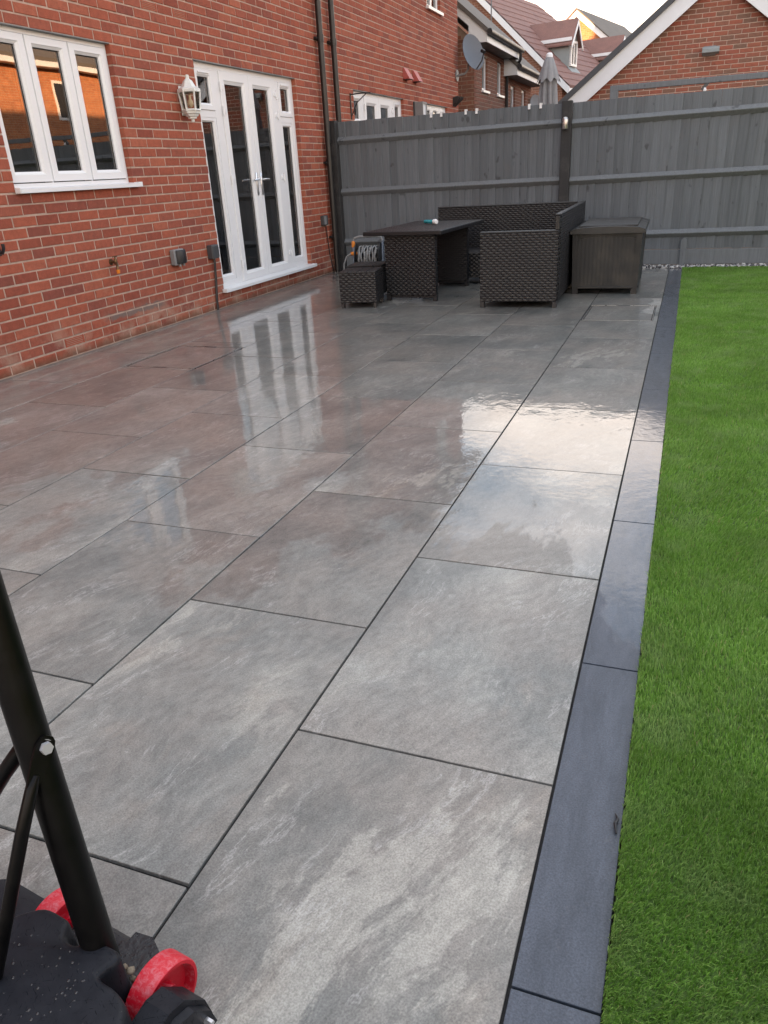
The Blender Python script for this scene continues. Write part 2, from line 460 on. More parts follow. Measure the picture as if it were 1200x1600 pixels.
# ------------------------------------------------------------------ mesh helpers
class MB:
    def __init__(self):
        self.v = []
        self.f = []

    def add(self, vs, fs):
        o = len(self.v)
        self.v += [tuple(p) for p in vs]
        self.f += [tuple(i + o for i in f) for f in fs]
        return self

    def box(self, x0, x1, y0, y1, z0, z1):
        vs = [(x0, y0, z0), (x1, y0, z0), (x1, y1, z0), (x0, y1, z0), (x0, y0, z1), (x1, y0, z1), (x1, y1, z1), (x0, y1, z1)]
        return self.add(vs, [(3, 2, 1, 0), (4, 5, 6, 7), (0, 1, 5, 4), (1, 2, 6, 5), (2, 3, 7, 6), (3, 0, 4, 7)])

    def cbox(self, x0, x1, y0, y1, z0, z1, b=0.003):
        lo, hi = (x0, y0, z0), (x1, y1, z1)
        idx = {}
        vs = []
        for sx in (0, 1):
            for sy in (0, 1):
                for sz in (0, 1):
                    s = (sx, sy, sz)
                    for ax in range(3):
                        q = []
                        for a in range(3):
                            base = hi[a] if s[a] else lo[a]
                            ins = 0 if a == ax else (-b if s[a] else b)
                            q.append(base + ins)
                        idx[(s, ax)] = len(vs)
                        vs.append(tuple(q))
        fs = []
        for ax in range(3):
            a1, a2 = (ax + 1) % 3, (ax + 2) % 3
            for sd in (0, 1):
                cyc = []
                for (p, q) in ((0, 0), (1, 0), (1, 1), (0, 1)):
                    s = [0, 0, 0]
                    s[ax] = sd
                    s[a1] = p
                    s[a2] = q
                    cyc.append(idx[(tuple(s), ax)])
                fs.append(tuple(cyc) if sd else tuple(reversed(cyc)))
        for ax in range(3):
            a1, a2 = (ax + 1) % 3, (ax + 2) % 3
            for p in (0, 1):
                for q in (0, 1):
                    s0 = [0, 0, 0]
                    s0[a1] = p
                    s0[a2] = q
                    s1 = list(s0)
                    s1[ax] = 1
                    s0, s1 = tuple(s0), tuple(s1)
                    quad = (idx[(s0, a1)], idx[(s1, a1)], idx[(s1, a2)], idx[(s0, a2)])
                    fs.append(quad if p != q else tuple(reversed(quad)))
        for s in [(a, b_, c) for a in (0, 1) for b_ in (0, 1) for c in (0, 1)]:
            tri = (idx[(s, 0)], idx[(s, 1)], idx[(s, 2)])
            fs.append(tri if (sum(s) % 2) else tuple(reversed(tri)))
        return self.add(vs, fs)

    def cyl(self, p0, p1, r0, r1=None, n=12, caps=True):
        r1 = r0 if r1 is None else r1
        p0, p1 = Vector(p0), Vector(p1)
        d = (p1 - p0).normalized()
        a = d.orthogonal().normalized()
        b = d.cross(a)
        vs = []
        for p, r in ((p0, r0), (p1, r1)):
            for i in range(n):
                t = 2 * PI * i / n
                vs.append(p + a * math.cos(t) * r + b * math.sin(t) * r)
        fs = [(i, (i + 1) % n, n + (i + 1) % n, n + i) for i in range(n)]
        if caps:
            fs += [tuple(range(n - 1, -1, -1)), tuple(range(n, 2 * n))]
        return self.add(vs, fs)

    def tube(self, pts, r, n=8, caps=True):
        pts = [Vector(p) for p in pts]
        rs = r if isinstance(r, (list, tuple)) else [r] * len(pts)
        vs = []
        ref = None
        for i, p in enumerate(pts):
            d = (pts[min(i + 1, len(pts) - 1)] - pts[max(i - 1, 0)]).normalized()
            if ref is None:
                ref = d.orthogonal().normalized()
            ref = (ref - d * ref.dot(d)).normalized()
            b = d.cross(ref)
            for k in range(n):
                t = 2 * PI * k / n
                vs.append(p + ref * math.cos(t) * rs[i] + b * math.sin(t) * rs[i])
        fs = []
        for i in range(len(pts) - 1):
            for k in range(n):
                fs.append((i * n + k, i * n + (k + 1) % n, (i + 1) * n + (k + 1) % n, (i + 1) * n + k))
        if caps:
            fs += [tuple(range(n - 1, -1, -1)), tuple(range((len(pts) - 1) * n, len(pts) * n))]
        return self.add(vs, fs)

    def lathe(self, prof, n=16, M=None, a0=0.0, a1=2 * PI):
        full = abs(a1 - a0 - 2 * PI) < 1e-6
        m = n if full else n + 1
        vs = []
        for (r, z) in prof:
            for k in range(m):
                t = a0 + (a1 - a0) * k / n
                q = Vector((r * math.cos(t), r * math.sin(t), z))
                vs.append(M @ q if M is not None else q)
        fs = []
        for i in range(len(prof) - 1):
            for k in range(n if full else n):
                k2 = (k + 1) % m
                fs.append((i * m + k, i * m + k2, (i + 1) * m + k2, (i + 1) * m + k))
        return self.add(vs, fs)

    def extrude(self, poly, vec):
        """poly: list of 3D points (planar), vec: extrusion vector"""
        vec = Vector(vec)
        a = [Vector(p) for p in poly]
        n = len(a)
        nrm = Vector((0, 0, 0))
        for i in range(n):
            nrm += a[i].cross(a[(i + 1) % n])
        if nrm.dot(vec) > 0:
            a.reverse()
        vs = a + [p + vec for p in a]
        fs = [tuple(range(n)), tuple(range(2 * n - 1, n - 1, -1))]
        fs += [((i + 1) % n, i, n + i, n + (i + 1) % n) for i in range(n)]
        return self.add(vs, fs)

    def ring(self, u0, u1, z0, z1, prof):
        """rectangular mitred ring in the plane of the y,z axes; prof = [(inset, x)...]"""
        o = len(self.v)
        for (ins, x) in prof:
            self.v += [(x, u0 + ins, z0 + ins), (x, u1 - ins, z0 + ins), (x, u1 - ins, z1 - ins), (x, u0 + ins, z1 - ins)]
        for i in range(len(prof) - 1):
            for k in range(4):
                a, b = o + i * 4 + k, o + i * 4 + (k + 1) % 4
                self.f.append((a, b, b + 4, a + 4))
        return self

    def xf(self, M):
        self.v = [tuple(M @ Vector(p)) for p in self.v]
        return self

    def mesh(self, name, mat, smooth=None):
        me = bpy.data.meshes.new(name)
        me.from_pydata(self.v, [], self.f)
        if mat is not None:
            me.materials.append(mat)
        if smooth:
            me.shade_smooth()
            me.set_sharp_from_angle(angle=math.radians(smooth))
        me.update()
        return me

    def build(self, name, mat, parent=None, smooth=None, loc=None):
        return link(name, self.mesh(name, mat, smooth), parent, loc)


def link(name, me, parent=None, loc=None, rot=None):
    o = bpy.data.objects.new(name, me)
    COL.objects.link(o)
    if parent is not None:
        o.parent = parent
    if loc is not None:
        o.location = loc
    if rot is not None:
        o.rotation_euler = rot
    return o


def tag(o, label=None, cat=None, group=None, kind=None):
    if label:
        o['label'] = label
    if cat:
        o['category'] = cat
    if group:
        o['group'] = group
    if kind:
        o['kind'] = kind
    return o


def thing(name, label, cat, loc=(0, 0, 0), rz=0.0, group=None):
    o = link(name, None, None, loc, (0, 0, rz))
    o.empty_display_size = 0.1
    return tag(o, label, cat, group)


# ------------------------------------------------------------------ ground
MB().add([(-300, -300, -0.06), (300, -300, -0.06), (300, 300, -0.06), (-300, 300, -0.06)], [(0, 1, 2, 3)]).build('ground', M_soil)['kind'] = 'structure'

PATIO_END = 9.72
patio = MB().box(-4.449, -0.002, -2.6, PATIO_END, -0.05, -0.0085).build('patio', M_grout)
patio['kind'] = 'structure'


def slab_mesh(w, l, name, mat):
    return MB().cbox(-w / 2, w / 2, -l / 2, l / 2, -0.02, 0.0, 0.0009).mesh(name, mat)


SLAB = slab_mesh(0.598, 0.898, 'paving_slab', M_slab)
LANE0, LW, SL = -0.1456, 0.605, 0.905
covers = [(-3.768, -3.178, 4.44, 5.14), (-0.735, -0.185, 6.455, 7.175)]


def place_slab(x0, x1, y0, y1, mesh=None):
    w, l = x1 - x0, y1 - y0
    if w < 0.015 or l < 0.015:
        return
    me = mesh or slab_mesh(w, l, 'paving_slab', M_slab)
    link('paving_slab', me, patio, ((x0 + x1) / 2, (y0 + y1) / 2, rnd.uniform(-0.0008, 0.0004)),
         (rnd.uniform(-0.0009, 0.0009), rnd.uniform(-0.0012, 0.0012), 0))


for i in range(8):
    x1 = LANE0 - LW * i - 0.0035
    x0 = max(x1 - 0.598, -4.447)
    b = 1.2336 if i % 2 == 0 else 0.7794
    for k in range(-5, 12):
        y0 = b + SL * k + 0.0035
        y1 = y0 + 0.898
        if y1 < -2.4 or y0 > PATIO_END - 0.05:
            continue
        y1c = min(y1, PATIO_END)
        hit = None
        for c in covers:
            if c[0] > x0 - 0.02 and c[1] < x1 + 0.02 and not (c[3] < y0 or c[2] > y1c):
                hit = c
        if hit:
            g = 0.004
            place_slab(x0, x1, y0, min(y1c, hit[2] - g))
            place_slab(x0, x1, max(y0, hit[3] + g), y1c)
            ya, yb = max(y0, hit[2]), min(y1c, hit[3])
            place_slab(x0, hit[0] - g, ya, yb)
            place_slab(hit[1] + g, x1, ya, yb)
        elif y1c == y1 and x1 - x0 > 0.597:
            place_slab(x0, x1, y0, y1, SLAB)
        else:
            place_slab(x0, x1, y0, y1c)

EDGE_T = slab_mesh(0.1395, 0.9, 'edging_tile', M_edge)
for k in range(-4, 11):
    y0 = 0.782 + SL * k + 0.0025
    y1 = min(y0 + 0.9, PATIO_END)
    if y0 > PATIO_END - 0.1:
        continue
    me = EDGE_T if y1 == y0 + 0.9 else slab_mesh(0.1395, y1 - y0, 'edging_tile', M_edge)
    link('edging_tile', me, patio, (-0.0733, (y0 + y1) / 2, rnd.uniform(-0.001, 0.0005)), (rnd.uniform(-0.001, 0.001), rnd.uniform(-0.002, 0.002), 0))

# inset access covers: a steel tray filled with slab, with lifting slots
for (x0, x1, y0, y1), lab in zip(covers, ('inset drain cover filled with slab, near the brick wall and garden tap',
                                          'inset drain cover filled with slab, in front of the plastic storage box')):
    t = thing('drain_cover', lab, 'drain cover', ((x0 + x1) / 2, (y0 + y1) / 2, 0), 0, 'inset drain covers')
    hw, hl = (x1 - x0) / 2, (y1 - y0) / 2
    fr = MB()
    for (a, b2, c, d) in ((-hw, hw, -hl, -hl + 0.004), (-hw, hw, hl - 0.004, hl), (-hw, -hw + 0.004, -hl, hl), (hw - 0.004, hw, -hl, hl)):
        fr.box(a, b2, c, d, -0.03, 0.0006)
    fr.build('tray_frame', M_steel, t)
    ins = MB().cbox(-hw + 0.011, hw - 0.011, -hl + 0.011, hl - 0.011, -0.02, -0.0006, 0.0013)
    ins.build('infill_slab', M_slab, t)
    for sg in (-1, 1):
        MB().cbox(-0.055, 0.055, sg * (hl - 0.012) - 0.011, sg * (hl - 0.012) + 0.011, -0.004, 0.0012, 0.002).build('lifting_slot', M_gasket, t)

# ------------------------------------------------------------------ lawn
lawn = MB().box(0.0, 5.1, -2.6, PATIO_END, -0.05, 0.003).build('lawn', M_turfbk)
lawn['kind'] = 'structure'


def grass_material():
    t = NT('turf_blade')
    at = t.n('ShaderNodeAttribute', {'attribute_name': 'tone'}).outputs['Fac']
    c = t.ramp(at, [(0.0, (0.125, 0.265, 0.036)), (0.35, (0.20, 0.375, 0.064)), (0.7, (0.295, 0.475, 0.125)), (0.93, (0.36, 0.50, 0.17)), (1.0, (0.45, 0.40, 0.20))])
    pn = t.noise(t.pos(), 3.1, 4, 0.6)
    c = t.mix(1.0, c, t.ramp(pn, [(0.3, 0.80), (0.7, 1.22)]), 'MULTIPLY')
    c = t.mix(t.rng(t.noise(t.pos(), 5.3, 3, 0.6), 0.50, 0.68, 0, 0.5), c, (0.34, 0.44, 0.20))
    t.P(Base_Color=c, Roughness=0.42, Specular_IOR_Level=0.35)
    tr = t.n('ShaderNodeBsdfTranslucent', Color=c)
    mx = t.n('ShaderNodeMixShader', Fac=0.35)
    t.link(t.b.outputs[0], mx.inputs[1])
    t.link(tr.outputs[0], mx.inputs[2])
    t.link(mx.outputs[0], t.out.inputs['Surface'])
    return t.m


def grass_blades(regions):
    X, Y, H, Wd = [], [], [], []
    for (x0, x1, y0, y1, dens, wid, hh) in regions:
        n = int((x1 - x0) * (y1 - y0) * dens)
        X.append(nrng.uniform(x0, x1, n))
        Y.append(nrng.uniform(y0, y1, n))
        H.append(nrng.uniform(0.7, 1.1, n) * hh)
        Wd.append(nrng.uniform(0.75, 1.25, n) * wid)
    X, Y, H, Wd = map(np.concatenate, (X, Y, H, Wd))
    n = len(X)
    az = nrng.uniform(0, 2 * PI, n)
    lean = np.abs(nrng.normal(0.20, 0.20, n))
    # pile direction drifts slowly over the lawn
    dx = np.cos(az) * lean + 0.10 + 0.16 * np.sin(X * 5.1 + Y * 2.3)
    dy = np.sin(az) * lean - 0.16 + 0.16 * np.cos(Y * 3.7 - X * 2.9)
    fa = nrng.uniform(0, PI, n)
    wx, wy = np.cos(fa) * Wd / 2, np.sin(fa) * Wd / 2
    z0 = np.full(n, 0.002)
    V = np.empty((n, 5, 3), np.float32)
    V[:, 0] = np.c_[X - wx, Y - wy, z0]
    V[:, 1] = np.c_[X + wx, Y + wy, z0]
    mx, my = X + dx * H * 0.42, Y + dy * H * 0.42
    V[:, 2] = np.c_[mx + wx * 0.9, my + wy * 0.9, z0 + H * 0.58]
    V[:, 3] = np.c_[mx - wx * 0.9, my - wy * 0.9, z0 + H * 0.58]
    V[:, 4] = np.c_[X + dx * H * 1.05, Y + dy * H * 1.05, z0 + H * np.clip(1.02 - 0.35 * lean, 0.5, 1)]
    me = bpy.data.meshes.new('artificial_grass')
    me.vertices.add(n * 5)
    me.vertices.foreach_set('co', V.ravel())
    me.loops.add(n * 7)
    b = (np.arange(n) * 5)[:, None]
    li = np.concatenate([b + np.array([0, 1, 2, 3]), b + np.array([3, 2, 4])], axis=1)
    me.loops.foreach_set('vertex_index', li.ravel().astype(np.int32))
    me.polygons.add(n * 2)
    st = np.stack([np.arange(n) * 7, np.arange(n) * 7 + 4], 1).ravel().astype(np.int32)
    me.polygons.foreach_set('loop_start', st)
    tone = nrng.beta(2.0, 2.2, n)
    straw = nrng.random(n) < 0.012
    tone = np.where(straw, 0.99, tone * 0.93)
    tv = np.repeat(tone[:, None], 5, 1)
    at = me.attributes.new('tone', 'FLOAT', 'POINT')
    at.data.foreach_set('value', tv.ravel().astype(np.float32))
    me.materials.append(grass_material())
    me.update()
    me.validate()
    return me


regs = [(-0.004, 0.5, 0.45, 1.4, 125000, 0.0016, 0.023), (-0.004, 0.7, 1.4, 2.6, 72000, 0.0021, 0.023), (-0.004, 0.9, 2.6, 4.4, 32000, 0.0031, 0.023),
        (-0.004, 1.2, 4.4, 7.0, 20000, 0.0040, 0.023), (-0.004, 1.4, 7.0, PATIO_END, 14000, 0.0048, 0.023),
        (0.5, 1.4, 0.2, 1.4, 14000, 0.004, 0.023), (0.7, 1.5, 1.4, 2.6, 10000, 0.005, 0.023), (0.9, 1.6, 2.6, 4.4, 8000, 0.005, 0.023),
        (1.2, 5.1, 4.4, PATIO_END, 2500, 0.009, 0.023), (1.4, 5.1, -0.5, 4.4, 2500, 0.009, 0.023), (-0.004, 1.4, -0.5, 0.45, 5000, 0.006, 0.023)]
gr = link('artificial_grass', grass_blades(regs))
tag(gr, 'bright green artificial grass beside the charcoal edging', 'grass', kind='stuff')


def stones(name, spots, mats):
    ico_v = []
    ph = (1 + 5 ** 0.5) / 2
    for a in (-1, 1):
        for b2 in (-ph, ph):
            ico_v += [(0, a, b2), (a, b2, 0), (b2, 0, a)]
    ico_v = np.array(ico_v, float) / math.hypot(1, ph)
    from mathutils.geometry import normal  # noqa
    fs = []
    import itertools
    for i, j, k in itertools.combinations(range(12), 3):
        d = [np.linalg.norm(ico_v[a] - ico_v[b2]) for a, b2 in ((i, j), (j, k), (i, k))]
        if max(d) < 1.06:
            nn = np.cross(ico_v[j] - ico_v[i], ico_v[k] - ico_v[i])
            fs.append((i, j, k) if nn @ ico_v[i] > 0 else (i, k, j))
    V, Fc, mi = [], [], []
    for (x, y, z, r) in spots:
        M3 = np.array(Matrix.Rotation(rnd.uniform(0, 6.3), 3, Vector((rnd.uniform(-1, 1), rnd.uniform(-1, 1), rnd.uniform(-1, 1))).normalized()))
        sc = np.array([rnd.uniform(0.8, 1.4), rnd.uniform(0.7, 1.1), rnd.uniform(0.5, 0.85)]) * r
        q = (ico_v * (1 + nrng.uniform(-0.18, 0.18, (12, 1)))) * sc
        q = q @ M3.T + np.array([x, y, z])
        o = len(V)
        V += [tuple(p) for p in q]
        Fc += [tuple(a + o for a in f) for f in fs]
        w = rnd.random()
        m = 0 if w < 0.40 else (1 if w < 0.75 else 2)
        mi += [m] * len(fs)
    me = bpy.data.meshes.new(name)
    me.from_pydata(V, [], Fc)
    for m in mats:
        me.materials.append(m)
    me.polygons.foreach_set('material_index', mi)
    me.shade_smooth()
    return me


gsp = []
for i in range(2600):
    x = rnd.uniform(-4.3, 5.0) if i % 5 == 0 else rnd.uniform(-0.6, 1.6)
    gsp.append((x, rnd.uniform(PATIO_END + 0.006, 9.93), rnd.uniform(-0.012, 0.014), rnd.uniform(0.007, 0.017)))
MB().box(-4.45, 5.1, PATIO_END, 9.99, -0.05, -0.012).build('gravel_bed', M_soil)['kind'] = 'structure'
gv = link('gravel', stones('gravel', gsp, [plain('white_stone', (0.55, 0.54, 0.52), 0.7), plain('dark_stone', (0.05, 0.05, 0.055), 0.6), plain('grey_stone', (0.20, 0.19, 0.185), 0.7)]))
tag(gv, 'black and white gravel strip along the fence foot', 'gravel', kind='stuff')

# a fallen twig on the edging
tw = MB().tube([(-0.012, 1.14, 0.004), (-0.016, 1.16, 0.008), (-0.012, 1.175, 0.006), (-0.018, 1.19, 0.004)], [0.002, 0.0035, 0.003, 0.0012], 6)
tag(tw.build('twig', M_gasket), 'tiny dark twig lying on the charcoal edging by the grass', 'twig')

# ------------------------------------------------------------------ brickwork
BL, BH, BP, BR_ = 0.213, 0.063, 0.225, 0.075


def brick_rects(u0, u1, z0, z1, holes, keep=None):
    out = []
    r0, r1 = int(math.floor(z0 / BR_)), int(math.ceil(z1 / BR_))
    for r in range(r0, r1):
        za, zb = r * BR_ + 0.006, (r + 1) * BR_ - 0.006
        za, zb = max(za, z0), min(zb, z1)
        if zb - za < 0.01:
            continue
        par = 0.5 * (r % 2)
        k0 = int(math.floor(u0 / BP + par)) - 1
        k1 = int(math.ceil(u1 / BP + par)) + 1
        for k in range(k0, k1):
            ua, ub = (k - par) * BP + 0.006, (k + 1 - par) * BP - 0.006
            segs = [(max(ua, u0), min(ub, u1))]
            for (ha, hb, hz0, hz1) in holes:
                if zb <= hz0 + 0.02 or za >= hz1 - 0.02:
                    continue
                ns = []
                for (a, b) in segs:
                    if b <= ha or a >= hb:
                        ns.append((a, b))
                    else:
                        if a < ha:
                            ns.append((a, ha))
                        if b > hb:
                            ns.append((hb, b))
                segs = ns
            for (a, b) in segs:
                if b - a > 0.018 and (keep is None or keep(a, b, za, zb)):
                    out.append((a, b, za, zb, b - a > BL - 0.001 and zb - za > BH - 0.001))
    return out


def brick_geo(mb, a, b, za, zb, d0, d1, M=None, j=0.0):
    c = 0.0035
    d1 = d1 + j
    q = 0.0013
    a, b, za, zb = a + rnd.uniform(-q, q), b + rnd.uniform(-q, q), za + rnd.uniform(-q, q), zb + rnd.uniform(-q, q)
    vs = [(d0, a, za), (d0, b, za), (d0, b, zb), (d0, a, zb),
          (d1 - c, a, za), (d1 - c, b, za), (d1 - c, b, zb), (d1 - c, a, zb),
          *[(d1 + rnd.uniform(-0.0012, 0.0008), y + rnd.uniform(-q, q), z + rnd.uniform(-q, q)) for y, z in ((a + c, za + c), (b - c, za + c), (b - c, zb - c), (a + c, zb - c))]]
    if M is not None:
        vs = [M @ Vector(p) for p in vs]
    fs = []
    for o in (0, 4):
        for i in range(4):
            i2 = (i + 1) % 4
            fs.append((o + i, o + i2, o + 4 + i2, o + 4 + i))
    fs.append((8, 9, 10, 11))
    mb.add(vs, fs)


def pierced(mb, u0, u1, z0, z1, holes, xf_, xb, grow=0.004):
    """front and back faces of a wall with holes and the reveals between them (plane of y,z)"""
    hs = [(a - grow, b + grow, c - grow, d + grow) for (a, b, c, d) in holes]
    us = sorted({u0, u1, *[h[0] for h in hs], *[h[1] for h in hs]})
    zs = sorted({z0, z1, *[h[2] for h in hs], *[h[3] for h in hs]})
    for x, flip in ((xf_, False), (xb, True)):
        for i in range(len(us) - 1):
            for k in range(len(zs) - 1):
                cu, cz = (us[i] + us[i + 1]) / 2, (zs[k] + zs[k + 1]) / 2
                if any(h[0] < cu < h[1] and h[2] < cz < h[3] for h in hs):
                    continue
                q = [(x, us[i], zs[k]), (x, us[i + 1], zs[k]), (x, us[i + 1], zs[k + 1]), (x, us[i], zs[k + 1])]
                mb.add(q, [(0, 1, 2, 3) if not flip else (3, 2, 1, 0)])
    for (a, b, c, d) in hs:
        lp = [(a, c), (b, c), (b, d), (a, d)]
        for i in range(4):
            p, q = lp[i], lp[(i + 1) % 4]
            mb.add([(xf_, *p), (xf_, *q), (xb, *q), (xb, *p)], [(0, 1, 2, 3)])


# ------------------------------------------------------------------ main house
W = -4.45
MORT = W - 0.0045
house = thing('brick_house', 'red brick house with white windows and french doors along the patio', 'house', (W, 6, 0))
HINV = Matrix.Translation((-W, -6, 0))


def hl(mb):
    return mb.xf(HINV)


DOOR = (6.98, 9.08, 0.165, 2.25)
DOFF = 3.87
WIN = (4.48, 5.80, 1.22, 2.25)
holes = [DOOR, (DOOR[0] + DOFF, DOOR[1] + DOFF, DOOR[2], DOOR[3]), WIN, (14.16, 15.48, 1.22, 2.25), (14.33, 15.12, 3.70, 4.80), (7.2, 8.4, 3.70, 4.80)]
AIR = [(4.60, 4.815, 0.085, 0.14), (6.885, 7.10, 0.155, 0.215), (6.26, 6.475, 2.555, 2.62), (6.71, 6.925, 2.555, 2.62)]
Y0H, Y1H, EAV = -4.0, 16.26, 5.1
wall = MB()
pierced(wall, Y0H, Y1H, -0.3, EAV, holes, MORT, W - 0.30, 0.004)
wall.add([(MORT, Y1H, -0.3), (MORT, Y1H, EAV), (W - 0.3, Y1H, EAV), (W - 0.3, Y1H, -0.3)], [(0, 1, 2, 3)])
wall_o = hl(wall).build('wall', M_mortar, house)
# air bricks occupy whole bricks of the bond
air_cells = []


def cell_at(u, z):
    r = int(math.floor(z / BR_))
    par = 0.5 * (r % 2)
    k = int(math.floor(u / BP + par))
    return k, r


AIRC = {cell_at((a + b) / 2, (c + d) / 2) for (a, b, c, d) in AIR}
rects = brick_rects(Y0H, Y1H, -0.075, EAV, holes)
cand = []
rest = MB()
FULLS = []
for k in range(9):
    FULL = MB()
    brick_geo(FULL, -BL / 2, BL / 2, -BH / 2, BH / 2, -0.09, 0.0)
    FULLS.append(FULL.mesh('brick', M_brick))
camp = np.array([0, 0, CAM_Z])
MR = np.array(CAM_R.to_3x3())


def project(P):
    c = (np.array(P) - camp) @ MR
    if c[2] > -0.05:
        return None
    return 600 + 1172.77 * c[0] / -c[2], 800 - 1172.77 * c[1] / -c[2], -c[2]


airs = []
for (a, b, za, zb, full) in rects:
    cu, cz = (a + b) / 2, (za + zb) / 2
    if full and cell_at(cu, cz) in AIRC:
        airs.append((a, b, za, zb))
        continue
    if full:
        p = project((W, cu, cz))
        if p and -10 < p[0] < 1200 and -5 < p[1] < 1600:
            cand.append((p[2], a, b, za, zb))
            continue
    brick_geo(rest, a, b, za, zb, W - 0.098, W, None, rnd.uniform(-0.0015, 0.0015))
cand.sort()
for n_, (d, a, b, za, zb) in enumerate(cand):
    if n_ < 296:
        link('brick', FULLS[rnd.randrange(9)], wall_o, (rnd.uniform(-0.0015, 0.0015), (a + b) / 2 - 6, (za + zb) / 2), (0, 0, rnd.uniform(-0.004, 0.004)))
    else:
        brick_geo(rest, a, b, za, zb, W - 0.098, W, None, rnd.uniform(-0.0015, 0.0015))
bw = hl(rest).build('brickwork', M_brick, wall_o)
bw['kind'] = 'stuff'
for (a, b, za, zb) in airs:
    ab = MB()
    ab.box(W - 0.06, W - 0.014, a, b, za, zb)
    ab.box(W - 0.03, W + 0.001, a, a + 0.012, za, zb).box(W - 0.03, W + 0.001, b - 0.012, b, za, zb)
    nb = 5
    for k in range(nb):
        zc = za + (k + 0.5) * (zb - za) / nb
        ab.box(W - 0.03, W, a + 0.012, b - 0.012, zc - 0.0036, zc + 0.0036)
    hl(ab).build('air_brick', M_terra, wall_o)
# rest of the shell
sh = MB()
sh.box(-12.6, W - 0.3, Y0H, Y0H + 0.25, -0.3, EAV).box(-12.6, W - 0.3, Y1H - 0.25, Y1H - 0.002, -0.3, EAV).box(-12.6, -12.35, Y0H + 0.25, Y1H - 0.25, -0.3, EAV)
hl(sh).build('rear_wall', M_far_br, house)
inn = MB()
inn.box(-12.35, W - 0.302, Y0H + 0.25, Y1H - 0.25, -0.2, 0.12)
hl(inn).build('room_floor', M_floor_in, house)
inn = MB()
inn.box(-12.35, W - 0.302, Y0H + 0.25, Y1H - 0.25, 2.45, 2.62).box(-12.35, W - 0.302, Y0H + 0.25, Y1H - 0.25, 4.95, 5.09)
inn.box(-8.1, -8.0, Y0H + 0.25, Y1H - 0.25, 0.12, 2.45).box(-8.0, W - 0.302, 6.35, 6.45, 0.12, 2.45).box(-8.0, W - 0.302, 10.0, 10.15, 0.12, 2.45).box(-8.0, W - 0.302, 3.3, 3.4, 0.12, 2.45)
inn.box(-8.1, -8.0, Y0H + 0.25, Y1H - 0.25, 2.62, 4.95)
hl(inn).build('inner_wall', M_inner, house)
rf = MB()
for sg in (1, -1):
    xe, xr = (W + 0.45, -8.5) if sg == 1 else (-13.05, -8.5)
    ze, zr = EAV - 0.05, EAV + 3.6
    rf.extrude([(xe, Y0H - 0.2, ze), (xr, Y0H - 0.2, zr), (xr, Y0H - 0.2, zr + 0.12), (xe, Y0H - 0.2, ze + 0.12)], (0, Y1H - Y0H + 0.4, 0))
rfo = hl(rf).build('roof', M_roof_gr, house)
gb = MB()
for yy in (Y0H, Y1H - 0.25):
    gb.extrude([(-12.6, yy, EAV), (W, yy, EAV), (-8.5, yy, EAV + 3.6)], (0, 0.245, 0))
hl(gb).build('gable', M_far_br, house)
so = MB().box(W + 0.002, W + 0.42, Y0H - 0.2, Y1H + 0.2, EAV - 0.14, EAV - 0.12).box(W + 0.42, W + 0.445, Y0H - 0.2, Y1H + 0.2, EAV - 0.16, EAV + 0.03)
hl(so).build('fascia', M_paint, house)

F = W - 0.05   # front face of window and door frames


def pane(mb_parent, y0, y1, z0, z1, x, dy=0.0):
    g = MB().box(x - 0.006, x, y0 - 0.004 + dy, y1 + 0.004 + dy, z0 - 0.004, z1 + 0.004)
    hl(g).build('pane', M_glass, mb_parent)
    g = MB().ring(y0 + dy, y1 + dy, z0, z1, [(-0.002, x + 0.002), (0.007, x + 0.003), (0.007, x - 0.001)])
    hl(g).build('gasket', M_gasket, mb_parent)


def sash(parent, y0, y1, z0, z1, gy0, gy1, gz0, gz1, x, dy=0.0, name='sash'):
    """a sash whose rails run from its outline to the glass line"""
    m = MB()
    o = [(y0 + dy, z0), (y1 + dy, z0), (y1 + dy, z1), (y0 + dy, z1)]
    i = [(gy0 + dy, gz0), (gy1 + dy, gz0), (gy1 + dy, gz1), (gy0 + dy, gz1)]

    def loop(f, xx):
        return [(xx, a[0] + (b[0] - a[0]) * f, a[1] + (b[1] - a[1]) * f) for a, b in zip(o, i)]
    loops = [loop(0.0, x - 0.05), loop(0.0, x - 0.004), loop(0.05, x), loop(0.70, x), loop(0.78, x - 0.006), loop(1.0, x - 0.016), loop(1.0, x - 0.05)]
    for lp in loops:
        m.v += lp
    for a in range(len(loops) - 1):
        for k in range(4):
            m.f.append((a * 4 + k, a * 4 + (k + 1) % 4, a * 4 + 4 + (k + 1) % 4, a * 4 + 4 + k))
    return hl(m).build(name, M_upvc, parent)


